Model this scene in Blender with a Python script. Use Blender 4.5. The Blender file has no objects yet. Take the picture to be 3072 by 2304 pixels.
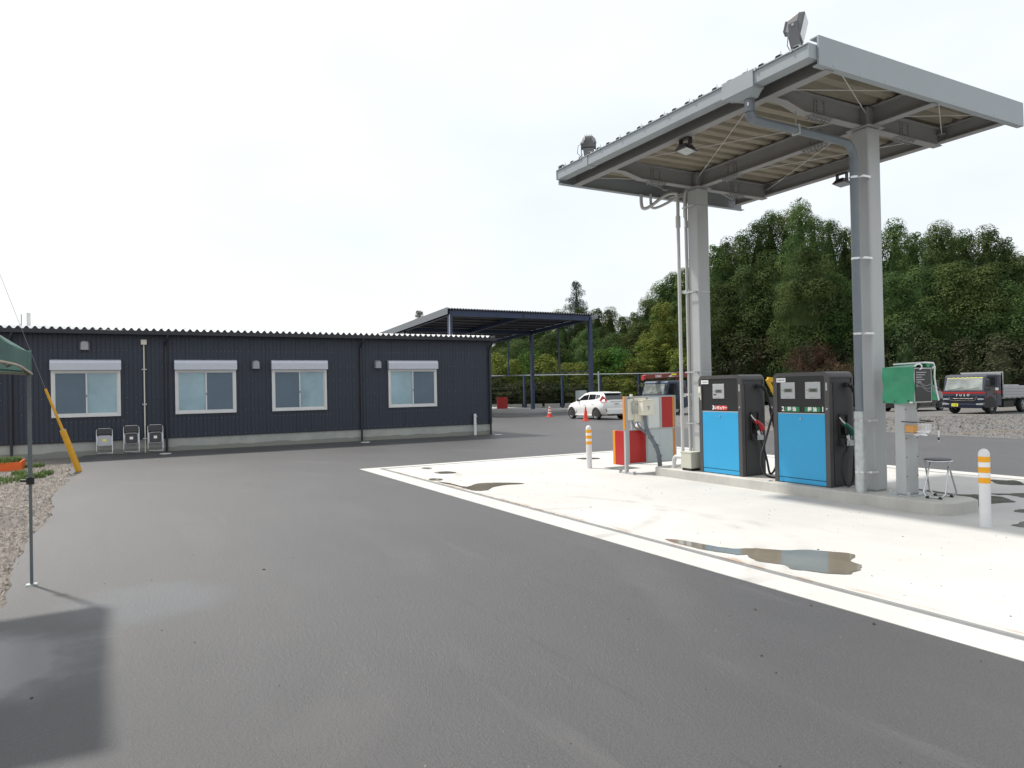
import bpy, bmesh, math, random
from mathutils import Vector, Matrix, noise
random.seed(7)
C = bpy.context.scene.collection
scn = bpy.context.scene
R = math.radians

# ------------------------------------------------------------------ camera
PITCH, ROLL, YAW, EYE = R(.437), R(-1.118), R(60.9), 1.6
cu, su = math.cos(YAW), math.sin(YAW)
def to_world(p):                       # heading frame -> world axes (x along the pump island, y across it)
    return Vector((cu*p[0]-su*p[1], su*p[0]+cu*p[1], p[2]))
fw0 = Vector((0, math.cos(PITCH), math.sin(PITCH))); up0 = Vector((0, -math.sin(PITCH), math.cos(PITCH))); rt0 = Vector((1, 0, 0))
FW = to_world(fw0)
RT = to_world(rt0*math.cos(ROLL)+up0*math.sin(ROLL)); UP = to_world(-rt0*math.sin(ROLL)+up0*math.cos(ROLL))
cam = bpy.data.cameras.new('camera'); cam.sensor_width = 36; cam.lens = 36*2160/3072
cam.clip_start = .05; cam.clip_end = 1500
co = bpy.data.objects.new('camera', cam); C.objects.link(co)
m = Matrix((RT, UP, -FW)).transposed().to_4x4(); m.translation = (0, 0, EYE)
co.matrix_world = m
scn.camera = co
# ------------------------------------------------------------------ sky, sun, exposure
SUN_TO = Vector((.60, .285, -1.0)).normalized()
W = bpy.data.worlds.new('World'); scn.world = W; W.use_nodes = True
wn, wl = W.node_tree.nodes, W.node_tree.links
wn.clear()
sky = wn.new('ShaderNodeTexSky'); sky.sky_type = 'NISHITA'; sky.sun_disc = False
sky.sun_elevation = R(56.4); sky.sun_rotation = math.atan2(-.60, -.285)
sky.air_density = 1.0; sky.dust_density = 5.0; sky.ozone_density = 1.0
tc = wn.new('ShaderNodeTexCoord')
mp = wn.new('ShaderNodeMapping'); mp.inputs['Scale'].default_value = (1, 1, 2.6)
cn = wn.new('ShaderNodeTexNoise'); cn.inputs['Scale'].default_value = 1.3; cn.inputs['Detail'].default_value = 5; cn.inputs['Roughness'].default_value = .5
cr = wn.new('ShaderNodeValToRGB')
cr.color_ramp.elements[0].position = .30; cr.color_ramp.elements[0].color = (4.6, 4.9, 5.1, 1)
cr.color_ramp.elements[1].position = .66; cr.color_ramp.elements[1].color = (6.1, 6.2, 6.25, 1)
mx = wn.new('ShaderNodeMixRGB'); mx.inputs[0].default_value = .80
bg = wn.new('ShaderNodeBackground'); bg.inputs[1].default_value = .10
ow = wn.new('ShaderNodeOutputWorld')
wl.new(tc.outputs['Generated'], mp.inputs[0]); wl.new(mp.outputs[0], cn.inputs['Vector']); wl.new(cn.outputs['Fac'], cr.inputs[0])
wl.new(sky.outputs[0], mx.inputs[1]); wl.new(cr.outputs[0], mx.inputs[2]); wl.new(mx.outputs[0], bg.inputs[0]); wl.new(bg.outputs[0], ow.inputs[0])
sl = bpy.data.lights.new('sun', 'SUN'); sl.energy = 2.3; sl.angle = R(3.0); sl.color = (1, .955, .89)
so = bpy.data.objects.new('sun', sl); C.objects.link(so)
so.rotation_euler = SUN_TO.to_track_quat('-Z', 'Y').to_euler(); so.location = (-20, -10, 40)
vs = scn.view_settings; vs.view_transform = 'Standard'; vs.look = 'None'; vs.exposure = 1.0; vs.gamma = 1.0; vs.use_curve_mapping = False

# ------------------------------------------------------------------ materials
def mat(name, col, rough=.55, metal=0., var=.10, scale=6., bump=0., bscale=60., coat=0., spec=.5, streak=0., trans=0.):
    mt = bpy.data.materials.new(name); mt.use_nodes = True
    n, l = mt.node_tree.nodes, mt.node_tree.links
    b = n['Principled BSDF']
    b.inputs['Roughness'].default_value = rough; b.inputs['Metallic'].default_value = metal
    b.inputs['Coat Weight'].default_value = coat; b.inputs['Coat Roughness'].default_value = .04
    b.inputs['Specular IOR Level'].default_value = spec
    t = n.new('ShaderNodeTexCoord')
    ns = n.new('ShaderNodeTexNoise'); ns.inputs['Scale'].default_value = scale; ns.inputs['Detail'].default_value = 6; ns.inputs['Roughness'].default_value = .6
    l.new(t.outputs['Object'], ns.inputs['Vector'])
    rp = n.new('ShaderNodeValToRGB')
    rp.color_ramp.elements[0].position = .3; rp.color_ramp.elements[1].position = .7
    rp.color_ramp.elements[0].color = tuple(max(0, c*(1-var)) for c in col)+(1,)
    rp.color_ramp.elements[1].color = tuple(min(1, c*(1+var)) for c in col)+(1,)
    l.new(ns.outputs['Fac'], rp.inputs[0]); out = rp.outputs[0]
    if streak:
        mp_ = n.new('ShaderNodeMapping'); mp_.inputs['Scale'].default_value = (9, 9, .7); l.new(t.outputs['Object'], mp_.inputs[0])
        s2 = n.new('ShaderNodeTexNoise'); s2.inputs['Scale'].default_value = 1.5; s2.inputs['Detail'].default_value = 4; l.new(mp_.outputs[0], s2.inputs['Vector'])
        r2 = n.new('ShaderNodeValToRGB'); r2.color_ramp.elements[0].position = .35; r2.color_ramp.elements[1].position = .62
        k = 1-streak; r2.color_ramp.elements[0].color = (k, k, k, 1); r2.color_ramp.elements[1].color = (1, 1, 1, 1)
        l.new(s2.outputs['Fac'], r2.inputs[0])
        mm = n.new('ShaderNodeMixRGB'); mm.blend_type = 'MULTIPLY'; mm.inputs[0].default_value = 1; l.new(out, mm.inputs[1]); l.new(r2.outputs[0], mm.inputs[2]); out = mm.outputs[0]
    l.new(out, b.inputs['Base Color'])
    rr = n.new('ShaderNodeMapRange'); rr.inputs[3].default_value = max(0, rough-.08); rr.inputs[4].default_value = min(1, rough+.08)
    l.new(ns.outputs['Fac'], rr.inputs[0]); l.new(rr.outputs[0], b.inputs['Roughness'])
    if bump:
        n2 = n.new('ShaderNodeTexNoise'); n2.inputs['Scale'].default_value = bscale; n2.inputs['Detail'].default_value = 4
        l.new(t.outputs['Object'], n2.inputs['Vector'])
        bp = n.new('ShaderNodeBump'); bp.inputs['Strength'].default_value = bump; bp.inputs['Distance'].default_value = .01
        l.new(n2.outputs['Fac'], bp.inputs['Height']); l.new(bp.outputs[0], b.inputs['Normal'])
    if trans:
        tr = n.new('ShaderNodeBsdfTranslucent'); l.new(out, tr.inputs['Color'])
        ms = n.new('ShaderNodeMixShader'); ms.inputs[0].default_value = trans
        l.new(b.outputs[0], ms.inputs[1]); l.new(tr.outputs[0], ms.inputs[2]); l.new(ms.outputs[0], n['Material Output'].inputs[0])
    return mt

def nodes_of(mt): return mt.node_tree.nodes, mt.node_tree.links

def mix(n, l, fac, a, b, mode='MIX'):
    x = n.new('ShaderNodeMixRGB'); x.blend_type = mode
    for i, v in ((0, fac), (1, a), (2, b)):
        if hasattr(v, 'is_output'): l.new(v, x.inputs[i])
        elif isinstance(v, (int, float)): x.inputs[i].default_value = v
        else: x.inputs[i].default_value = tuple(v)+(1,)
    return x.outputs[0]
def noise_(n, l, vec, scale, detail=5, rough=.55, sc=None, loc=None):
    if sc or loc:
        mp_ = n.new('ShaderNodeMapping')
        if sc: mp_.inputs['Scale'].default_value = sc
        if loc: mp_.inputs['Location'].default_value = loc
        l.new(vec, mp_.inputs[0]); vec = mp_.outputs[0]
    x = n.new('ShaderNodeTexNoise'); x.inputs['Scale'].default_value = scale; x.inputs['Detail'].default_value = detail; x.inputs['Roughness'].default_value = rough
    l.new(vec, x.inputs['Vector']); return x.outputs['Fac']
def ramp(n, l, v, p0, p1, c0=0., c1=1.):
    x = n.new('ShaderNodeMapRange'); x.interpolation_type = 'SMOOTHSTEP'
    x.inputs[1].default_value = p0; x.inputs[2].default_value = p1; x.inputs[3].default_value = c0; x.inputs[4].default_value = c1
    l.new(v, x.inputs[0]); return x.outputs[0]
def math_(n, l, op, a, b=None):
    x = n.new('ShaderNodeMath'); x.operation = op
    for i, v in ((0, a), (1, b)):
        if v is None: continue
        if hasattr(v, 'is_output'): l.new(v, x.inputs[i])
        else: x.inputs[i].default_value = v
    return x.outputs[0]
def blob(n, l, vec, cx, cy, rx, ry, soft=.45, wob=.35):      # soft-edged stain with an uneven outline
    mp_ = n.new('ShaderNodeMapping'); mp_.vector_type = 'POINT'
    mp_.inputs['Location'].default_value = (-cx/rx, -cy/ry, 0); mp_.inputs['Scale'].default_value = (1/rx, 1/ry, 0)
    l.new(vec, mp_.inputs[0])
    ln = n.new('ShaderNodeVectorMath'); ln.operation = 'LENGTH'; l.new(mp_.outputs[0], ln.inputs[0])
    w = noise_(n, l, vec, 2.2, 5, .6)
    d = math_(n, l, 'ADD', ln.outputs['Value'], math_(n, l, 'MULTIPLY', math_(n, l, 'SUBTRACT', w, .5), wob*2))
    return ramp(n, l, d, 1.0, 1-soft)

def asphalt_material():
    mt = bpy.data.materials.new('asphalt'); mt.use_nodes = True; n, l = nodes_of(mt); b = n['Principled BSDF']
    v = n.new('ShaderNodeTexCoord').outputs['Object']
    g1 = noise_(n, l, v, 95, 4, .8); g2 = noise_(n, l, v, 34, 4, .75); p = noise_(n, l, v, .35, 5, .6); st = noise_(n, l, v, 1.0, 6, .65, sc=(.5, 2.6, 1))
    c = mix(n, l, ramp(n, l, g1, .36, .66), (.040, .040, .042), (.077, .076, .077))
    c = mix(n, l, ramp(n, l, g2, .60, .74, 0, .30), c, (.125, .122, .12))
    c = mix(n, l, ramp(n, l, g2, .24, .40, .6, 0), c, (.028, .028, .029))
    c = mix(n, l, 1.0, c, mix(n, l, ramp(n, l, p, .3, .7), (.93, .93, .94), (1.07, 1.06, 1.05)), 'MULTIPLY')
    c = mix(n, l, 1.0, c, mix(n, l, ramp(n, l, st, .35, .65), (.965, .965, .965), (1.04, 1.035, 1.035)), 'MULTIPLY')
    # dusty tyre track arcs crossing the yard
    wv = n.new('ShaderNodeTexWave'); wv.wave_type = 'RINGS'; wv.rings_direction = 'Z'; wv.inputs['Scale'].default_value = .16; wv.inputs['Distortion'].default_value = 1.2; wv.inputs['Detail'].default_value = 3
    mp_ = n.new('ShaderNodeMapping'); mp_.inputs['Location'].default_value = (9, 6, 0); l.new(v, mp_.inputs[0]); l.new(mp_.outputs[0], wv.inputs['Vector'])
    trk = math_(n, l, 'MULTIPLY', ramp(n, l, wv.outputs['Fac'], .82, .98), ramp(n, l, noise_(n, l, v, .5, 4), .45, .65))
    c = mix(n, l, math_(n, l, 'MULTIPLY', trk, .20), c, (.12, .117, .113))
    dust = ramp(n, l, noise_(n, l, v, .8, 6, .7, sc=(.35, 1.6, 1), loc=(3, 1, 0)), .56, .74)
    c = mix(n, l, math_(n, l, 'MULTIPLY', dust, .16), c, (.13, .126, .122))
    sp = n.new('ShaderNodeSeparateXYZ'); l.new(v, sp.inputs[0])
    for yj, k_ in ((2.35, .45), (-.05, .25)):          # faint paving joints along the lanes
        dj = math_(n, l, 'ABSOLUTE', math_(n, l, 'SUBTRACT', math_(n, l, 'ADD', sp.outputs['Y'], math_(n, l, 'MULTIPLY', noise_(n, l, v, 1.3, 3), .05)), yj))
        c = mix(n, l, math_(n, l, 'MULTIPLY', math_(n, l, 'MULTIPLY', ramp(n, l, dj, .022, .004), ramp(n, l, noise_(n, l, v, 2.2, 4), .4, .6)), k_), c, (.03, .03, .031))
    wt = ramp(n, l, noise_(n, l, v, 1.1, 5, .7, sc=(.18, 2.2, 1), loc=(7, 2, 0)), .60, .72)
    c = mix(n, l, math_(n, l, 'MULTIPLY', wt, .30), c, (.12, .118, .116))
    # damp patches under and beside the tent, bluish sky sheen put into their colour
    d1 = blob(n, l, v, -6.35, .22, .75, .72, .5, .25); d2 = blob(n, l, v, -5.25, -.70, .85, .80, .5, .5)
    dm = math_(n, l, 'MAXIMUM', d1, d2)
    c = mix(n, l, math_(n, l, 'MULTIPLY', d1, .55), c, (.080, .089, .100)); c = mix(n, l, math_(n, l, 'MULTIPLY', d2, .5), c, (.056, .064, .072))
    b.inputs['Specular IOR Level'].default_value = .6
    l.new(c, b.inputs['Base Color'])
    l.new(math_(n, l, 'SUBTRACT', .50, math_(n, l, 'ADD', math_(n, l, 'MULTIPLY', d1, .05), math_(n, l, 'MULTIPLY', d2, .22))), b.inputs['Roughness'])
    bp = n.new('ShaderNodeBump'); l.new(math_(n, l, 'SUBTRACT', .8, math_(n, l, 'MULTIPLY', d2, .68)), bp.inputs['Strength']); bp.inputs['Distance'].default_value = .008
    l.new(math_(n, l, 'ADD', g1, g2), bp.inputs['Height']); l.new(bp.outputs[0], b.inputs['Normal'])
    return mt

def slab_material():
    mt = bpy.data.materials.new('slab_concrete'); mt.use_nodes = True; n, l = nodes_of(mt); b = n['Principled BSDF']
    v = n.new('ShaderNodeTexCoord').outputs['Object']
    f = noise_(n, l, v, 45, 5, .65); p = noise_(n, l, v, .6, 6, .65); s = noise_(n, l, v, 1.2, 6, .7, sc=(.35, 3, 1))
    c = mix(n, l, ramp(n, l, p, .32, .68), (.44, .435, .415), (.50, .495, .475))
    c = mix(n, l, ramp(n, l, f, .62, .8, 0, .25), c, (.37, .365, .35))
    c = mix(n, l, ramp(n, l, s, .56, .74, 0, .30), c, (.335, .325, .30))
    sp = n.new('ShaderNodeSeparateXYZ'); l.new(v, sp.inputs[0])
    # faint rubber arcs left by turning cars
    for (ax, ay, r_) in ((-7.2, 3.2, 3.2), (-8.9, 4.2, 2.6), (-12.9, 4.3, 1.5), (-6.2, 4.5, 2.0)):
        q = n.new('ShaderNodeVectorMath'); q.operation = 'DISTANCE'; l.new(v, q.inputs[0]); q.inputs[1].default_value = (ax, ay, 0)
        d = math_(n, l, 'ABSOLUTE', math_(n, l, 'SUBTRACT', q.outputs['Value'], r_))
        k = math_(n, l, 'MULTIPLY', ramp(n, l, d, .11, .04), ramp(n, l, noise_(n, l, v, 1.4, 5), .42, .66))
        c = mix(n, l, math_(n, l, 'MULTIPLY', k, .35), c, (.24, .235, .215))
    # rust creeping along the drain channel
    d = math_(n, l, 'ABSOLUTE', math_(n, l, 'SUBTRACT', sp.outputs['Y'], 4.965))
    k = math_(n, l, 'MULTIPLY', ramp(n, l, d, .085, .0), ramp(n, l, noise_(n, l, v, 3.2, 7, .7, sc=(.6, 3, 1)), .46, .62))
    c = mix(n, l, math_(n, l, 'MULTIPLY', k, .75), c, (.30, .17, .075))
    sx = ramp(n, l, noise_(n, l, v, 22, 2, .4), .70, .76, 0, .6)
    c = mix(n, l, sx, c, (.20, .19, .17))
    l.new(c, b.inputs['Base Color']); b.inputs['Roughness'].default_value = .8
    bp = n.new('ShaderNodeBump'); bp.inputs['Strength'].default_value = .15; bp.inputs['Distance'].default_value = .004
    l.new(f, bp.inputs['Height']); l.new(bp.outputs[0], b.inputs['Normal'])
    return mt

def gravel_material(name, ca, cb, cc):
    mt = bpy.data.materials.new(name); mt.use_nodes = True; n, l = nodes_of(mt); b = n['Principled BSDF']
    v = n.new('ShaderNodeTexCoord').outputs['Object']
    vo = n.new('ShaderNodeTexVoronoi'); vo.inputs['Scale'].default_value = 18; l.new(v, vo.inputs['Vector'])
    g = noise_(n, l, v, 9, 6, .7); p = noise_(n, l, v, .35, 6, .65, sc=(1, 1, 1))
    c = mix(n, l, vo.outputs['Color'], ca, cb)
    c = mix(n, l, ramp(n, l, g, .35, .7, 0, .6), c, cb)
    c = mix(n, l, ramp(n, l, p, .52, .66, 0, .8), c, cc)
    l.new(c, b.inputs['Base Color']); b.inputs['Roughness'].default_value = .9
    bp = n.new('ShaderNodeBump'); bp.inputs['Strength'].default_value = .9; bp.inputs['Distance'].default_value = .03
    l.new(math_(n, l, 'ADD', vo.outputs['Distance'], g), bp.inputs['Height']); l.new(bp.outputs[0], b.inputs['Normal'])
    return mt

def leaf_material(name, ca, cb, cc=None, trans=.28):
    mt = bpy.data.materials.new(name); mt.use_nodes = True; n, l = nodes_of(mt); b = n['Principled BSDF']
    v = n.new('ShaderNodeTexCoord').outputs['Object']; oi = n.new('ShaderNodeObjectInfo')
    ad = n.new('ShaderNodeVectorMath'); ad.operation = 'ADD'; l.new(v, ad.inputs[0]); l.new(oi.outputs['Location'], ad.inputs[1])
    at = n.new('ShaderNodeAttribute'); at.attribute_name = 'tone'
    f = math_(n, l, 'ADD', math_(n, l, 'MULTIPLY', at.outputs['Fac'], .65), math_(n, l, 'MULTIPLY', noise_(n, l, ad.outputs[0], 1.1, 4, .6), .35)); h = noise_(n, l, ad.outputs[0], .35, 3, .5)
    c = mix(n, l, ramp(n, l, f, .15, .85), ca, cb)
    if cc: c = mix(n, l, ramp(n, l, h, .46, .62), c, cc)
    hs = n.new('ShaderNodeHueSaturation'); l.new(c, hs.inputs['Color'])
    l.new(math_(n, l, 'ADD', math_(n, l, 'MULTIPLY', oi.outputs['Random'], .55), .72), hs.inputs['Value'])
    l.new(math_(n, l, 'ADD', math_(n, l, 'MULTIPLY', oi.outputs['Random'], .03), .485), hs.inputs['Hue'])
    l.new(hs.outputs[0], b.inputs['Base Color']); b.inputs['Roughness'].default_value = .75; b.inputs['Specular IOR Level'].default_value = .10
    tr = n.new('ShaderNodeBsdfTranslucent'); l.new(hs.outputs[0], tr.inputs['Color'])
    ms = n.new('ShaderNodeMixShader'); ms.inputs[0].default_value = trans
    l.new(b.outputs[0], ms.inputs[1]); l.new(tr.outputs[0], ms.inputs[2]); l.new(ms.outputs[0], n['Material Output'].inputs[0])
    return mt

def plinth_material():
    mt = mat('plinth_concrete', (.36, .375, .345), .8, var=.12, scale=3, bump=.15, bscale=80); n, l = nodes_of(mt); b = n['Principled BSDF']
    old = b.inputs['Base Color'].links[0].from_socket
    v = n.new('ShaderNodeTexCoord').outputs['Object']
    sp = n.new('ShaderNodeSeparateXYZ'); l.new(v, sp.inputs[0])
    lvl = math_(n, l, 'ADD', .03, math_(n, l, 'MULTIPLY', noise_(n, l, v, 1.1, 6, .6, sc=(0, 1, 0)), .20))
    wet = ramp(n, l, math_(n, l, 'SUBTRACT', sp.outputs['Z'], lvl), .012, -.012)
    l.new(mix(n, l, math_(n, l, 'MULTIPLY', wet, .8), old, (.19, .195, .165)), b.inputs['Base Color'])
    return mt

M = {
 'asphalt': asphalt_material(), 'slab': slab_material(),
 'dirt': gravel_material('dirt_gravel', (.085, .073, .062), (.20, .18, .16), (.115, .090, .070)),
 'grey_gravel': gravel_material('grey_gravel', (.085, .083, .080), (.155, .152, .147), (.15, .118, .085)),
 'stone': mat('stone_chips', (.27, .24, .21), .85, var=.35, scale=12),
 'stone_grey': mat('grey_stone_chips', (.135, .131, .126), .85, var=.35, scale=3),
 'island': mat('island_concrete', (.47, .46, .425), .8, var=.12, scale=2.2, bump=.25, bscale=50, streak=.05),
 'plinth': plinth_material(),
 'kerb': mat('kerb_concrete', (.33, .325, .31), .85, var=.15, scale=4, bump=.2),
 'drain': mat('galvanised_channel', (.17, .175, .18), .6, var=.12, scale=8),
 'puddle': mat('puddle_water', (.16, .145, .115), .035, var=.25, scale=1.2, spec=.5, coat=.0),
 'wet': mat('wet_concrete', (.13, .13, .118), .16, var=.2, scale=2.5),
 'navy': mat('navy_cladding', (.0225, .031, .050), .48, var=.12, scale=1.2, streak=.10),
 'navy_trim': mat('dark_trim', (.022, .023, .030), .45, var=.10),
 'roof_light': mat('galvalume_roof', (.55, .56, .56), .38, metal=.25, var=.06),
 'navy_steel': mat('navy_steel', (.022, .040, .098), .42, var=.15, scale=2),
 'shed_roof': mat('shed_roof_dark', (.035, .04, .055), .5, var=.12),
 'shed_fascia': mat('shed_fascia_grey', (.17, .185, .20), .5, var=.06),
 'alu': mat('white_aluminium', (.66, .66, .65), .38, var=.04, metal=.15),
 'shutter': mat('shutter_box_silver', (.52, .54, .60), .36, metal=.35, var=.03),
 'hood': mat('vent_hood_silver', (.34, .35, .37), .45, metal=.35, var=.06),
 'canopy_steel': mat('canopy_grey_paint', (.405, .42, .42), .45, var=.05, scale=1.5, streak=.04),
 'canopy_trim': mat('canopy_trim_grey', (.30, .335, .355), .42, var=.04, scale=3),
 'beam': mat('beam_grey_paint', (.27, .272, .272), .5, var=.06, scale=4),
 'lining': mat('tan_roof_lining', (.25, .222, .172), .8, var=.10, scale=5),
 'galv': mat('galvanised_steel', (.47, .50, .50), .38, metal=.55, var=.18, scale=14),
 'pvc': mat('grey_pvc_pipe', (.15, .175, .20), .35, var=.06),
 'pipe_light': mat('light_grey_conduit', (.52, .52, .51), .4, var=.06),
 'steel': mat('stainless_steel', (.62, .62, .62), .22, metal=.9, var=.05),
 'chrome': mat('chrome_tube', (.55, .56, .57), .18, metal=.95, var=.06),
 'dark_grey': mat('pump_cabinet_grey', (.078, .075, .075), .42, var=.07, scale=8, metal=.25),
 'side_grey': mat('pump_side_grey', (.040, .040, .042), .5, var=.08, bump=.1, bscale=200),
 'black': mat('black_panel', (.012, .012, .013), .35, var=.1),
 'rubber': mat('black_rubber', (.016, .016, .017), .55, var=.15),
 'tyre': mat('tyre_rubber', (.02, .02, .021), .8, var=.2),
 'blue': mat('blue_door_panel', (.024, .325, .60), .42, var=.03, scale=3),
 'white': mat('white_paint', (.74, .74, .73), .4, var=.03),
 'white_plastic': mat('white_plastic', (.68, .68, .66), .5, var=.04),
 'print_white': mat('white_print', (.78, .78, .78), .5, var=.01),
 'print_black': mat('black_print', (.02, .02, .02), .5, var=.01),
 'display': mat('display_plate', (.42, .43, .44), .3, metal=.3, var=.03),
 'lcd': mat('lcd_glass', (.10, .12, .095), .15, var=.05),
 'lcd_frame': mat('lcd_surround', (.20, .21, .21), .3, var=.05),
 'label_red': mat('red_label', (.62, .045, .03), .4, var=.03),
 'label_green': mat('green_label', (.015, .20, .065), .4, var=.03),
 'red': mat('red_panel', (.40, .013, .011), .35, var=.06, scale=2),
 'red_cut': mat('nozzle_red', (.55, .025, .03), .4, var=.05),
 'green_cut': mat('nozzle_green', (.01, .13, .075), .4, var=.05),
 'orange': mat('orange_strip', (.70, .25, .015), .45, var=.04),
 'band': mat('bollard_amber_band', (.80, .36, .005), .3, var=.04),
 'bollard': mat('bollard_white', (.66, .66, .67), .42, var=.05, scale=5),
 'pale': mat('pale_grey_panel', (.47, .53, .53), .35, var=.03),
 'palewhite': mat('milky_white_panel', (.66, .70, .68), .35, var=.03),
 'cream': mat('cream_plastic', (.72, .69, .58), .45, var=.04),
 'beige_box': mat('beige_enclosure', (.50, .50, .42), .45, var=.04),
 'tarp': mat('green_tarp', (.035, .255, .135), .45, var=.16, scale=5, bump=.6, bscale=7),
 'tent': mat('dark_green_tent_cloth', (.105, .20, .175), .6, var=.22, scale=4, bump=.7, bscale=6, trans=.45),
 'tent_trim': mat('tent_beige_trim', (.42, .36, .28), .7, var=.1),
 'tent_pole': mat('tent_pole_grey', (.16, .18, .19), .4, metal=.4, var=.1),
 'yellow': mat('guy_guard_yellow', (.62, .31, .010), .4, var=.10, scale=5),
 'wire': mat('dark_wire', (.22, .22, .23), .5, var=.1),
 'cone': mat('cone_red_orange', (.75, .07, .035), .5, var=.06),
 'car_white': mat('car_white_paint', (.82, .82, .79), .25, var=.01, coat=.8),
 'car_dark': mat('car_dark_paint', (.02, .021, .024), .25, var=.05, coat=.8),
 'glass': mat('dark_glass', (.012, .014, .016), .06, var=.1, coat=.6),
 'windscreen': mat('windscreen_glass', (.24, .265, .25), .08, var=.4, scale=1.6, coat=.7),
 'taillight': mat('tail_light_red', (.50, .02, .03), .15, var=.1, coat=.5),
 'cab_blue': mat('cab_blue_paint', (.022, .046, .088), .32, var=.12, scale=2, coat=.4),
 'cab_navy': mat('cab_navy_paint', (.012, .016, .040), .25, var=.10, scale=2, coat=.6),
 'boom': mat('crane_red_brown', (.17, .032, .02), .45, var=.2, scale=2),
 'bed': mat('truck_bed_silver', (.42, .43, .44), .4, metal=.3, var=.06),
 'chassis': mat('chassis_black', (.018, .018, .018), .6, var=.2),
 'digger': mat('excavator_yellow', (.65, .36, .01), .4, var=.08),
 'wood': mat('orange_boards', (.52, .26, .08), .7, var=.2, scale=3),
 'bark': mat('bark', (.075, .055, .042), .9, var=.3, scale=5),
 'twig': mat('bare_twig', (.20, .15, .11), .85, var=.3, scale=3),
 'blind_light': mat('light_blue_blind_glass', (.29, .425, .48), .10, var=.17, scale=1.3, coat=.35),  # uneven tone stands in for reflections on the bright pane
 'blind_dark': mat('screened_blind_glass', (.105, .155, .20), .32, var=.12, scale=1.3),
 'chair_pad': mat('chair_black_vinyl', (.03, .03, .032), .45, var=.1),
 'chair_grey': mat('chair_grey_panel', (.40, .41, .43), .45, var=.06),
 'sticker_y': mat('yellow_sticker', (.75, .72, .06), .5, var=.03),
 'grass': mat('grass_blades', (.085, .14, .03), .7, var=.4, scale=6, trans=.25),
 'crate': mat('orange_crate', (.70, .12, .015), .5, var=.08),
 'lid': mat('pale_cover', (.55, .55, .53), .6, var=.08),
 'soil': mat('dark_soil', (.06, .045, .035), .9, var=.3),
 'flood': mat('floodlight_grey', (.15, .15, .155), .45, metal=.3, var=.08),
 'flood_dark': mat('floodlight_bronze', (.035, .032, .032), .5, var=.1),
 'lens': mat('floodlight_lens', (.30, .33, .34), .12, var=.2, scale=14, coat=.6),
 'cedar': leaf_material('cedar_foliage', (.046, .086, .028), (.120, .160, .050), None, .40),
 'far_cedar': leaf_material('grey_green_foliage', (.085, .108, .092), (.12, .145, .12)),  # grey of distant haze is put into the leaf colour
 'lightleaf': leaf_material('yellow_green_foliage', (.085, .13, .026), (.22, .235, .048), None, .35),
 'midleaf': leaf_material('fresh_green_foliage', (.05, .115, .022), (.105, .18, .035), None, .35),
 'darkleaf': leaf_material('undergrowth_foliage', (.032, .052, .02), (.066, .088, .032), (.065, .068, .036)),
 'rustleaf': leaf_material('rusty_foliage', (.085, .055, .034), (.125, .078, .045), (.065, .060, .034)),
}
nodes_of(M['puddle'])[0]['Principled BSDF'].inputs['IOR'].default_value = 1.33

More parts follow.
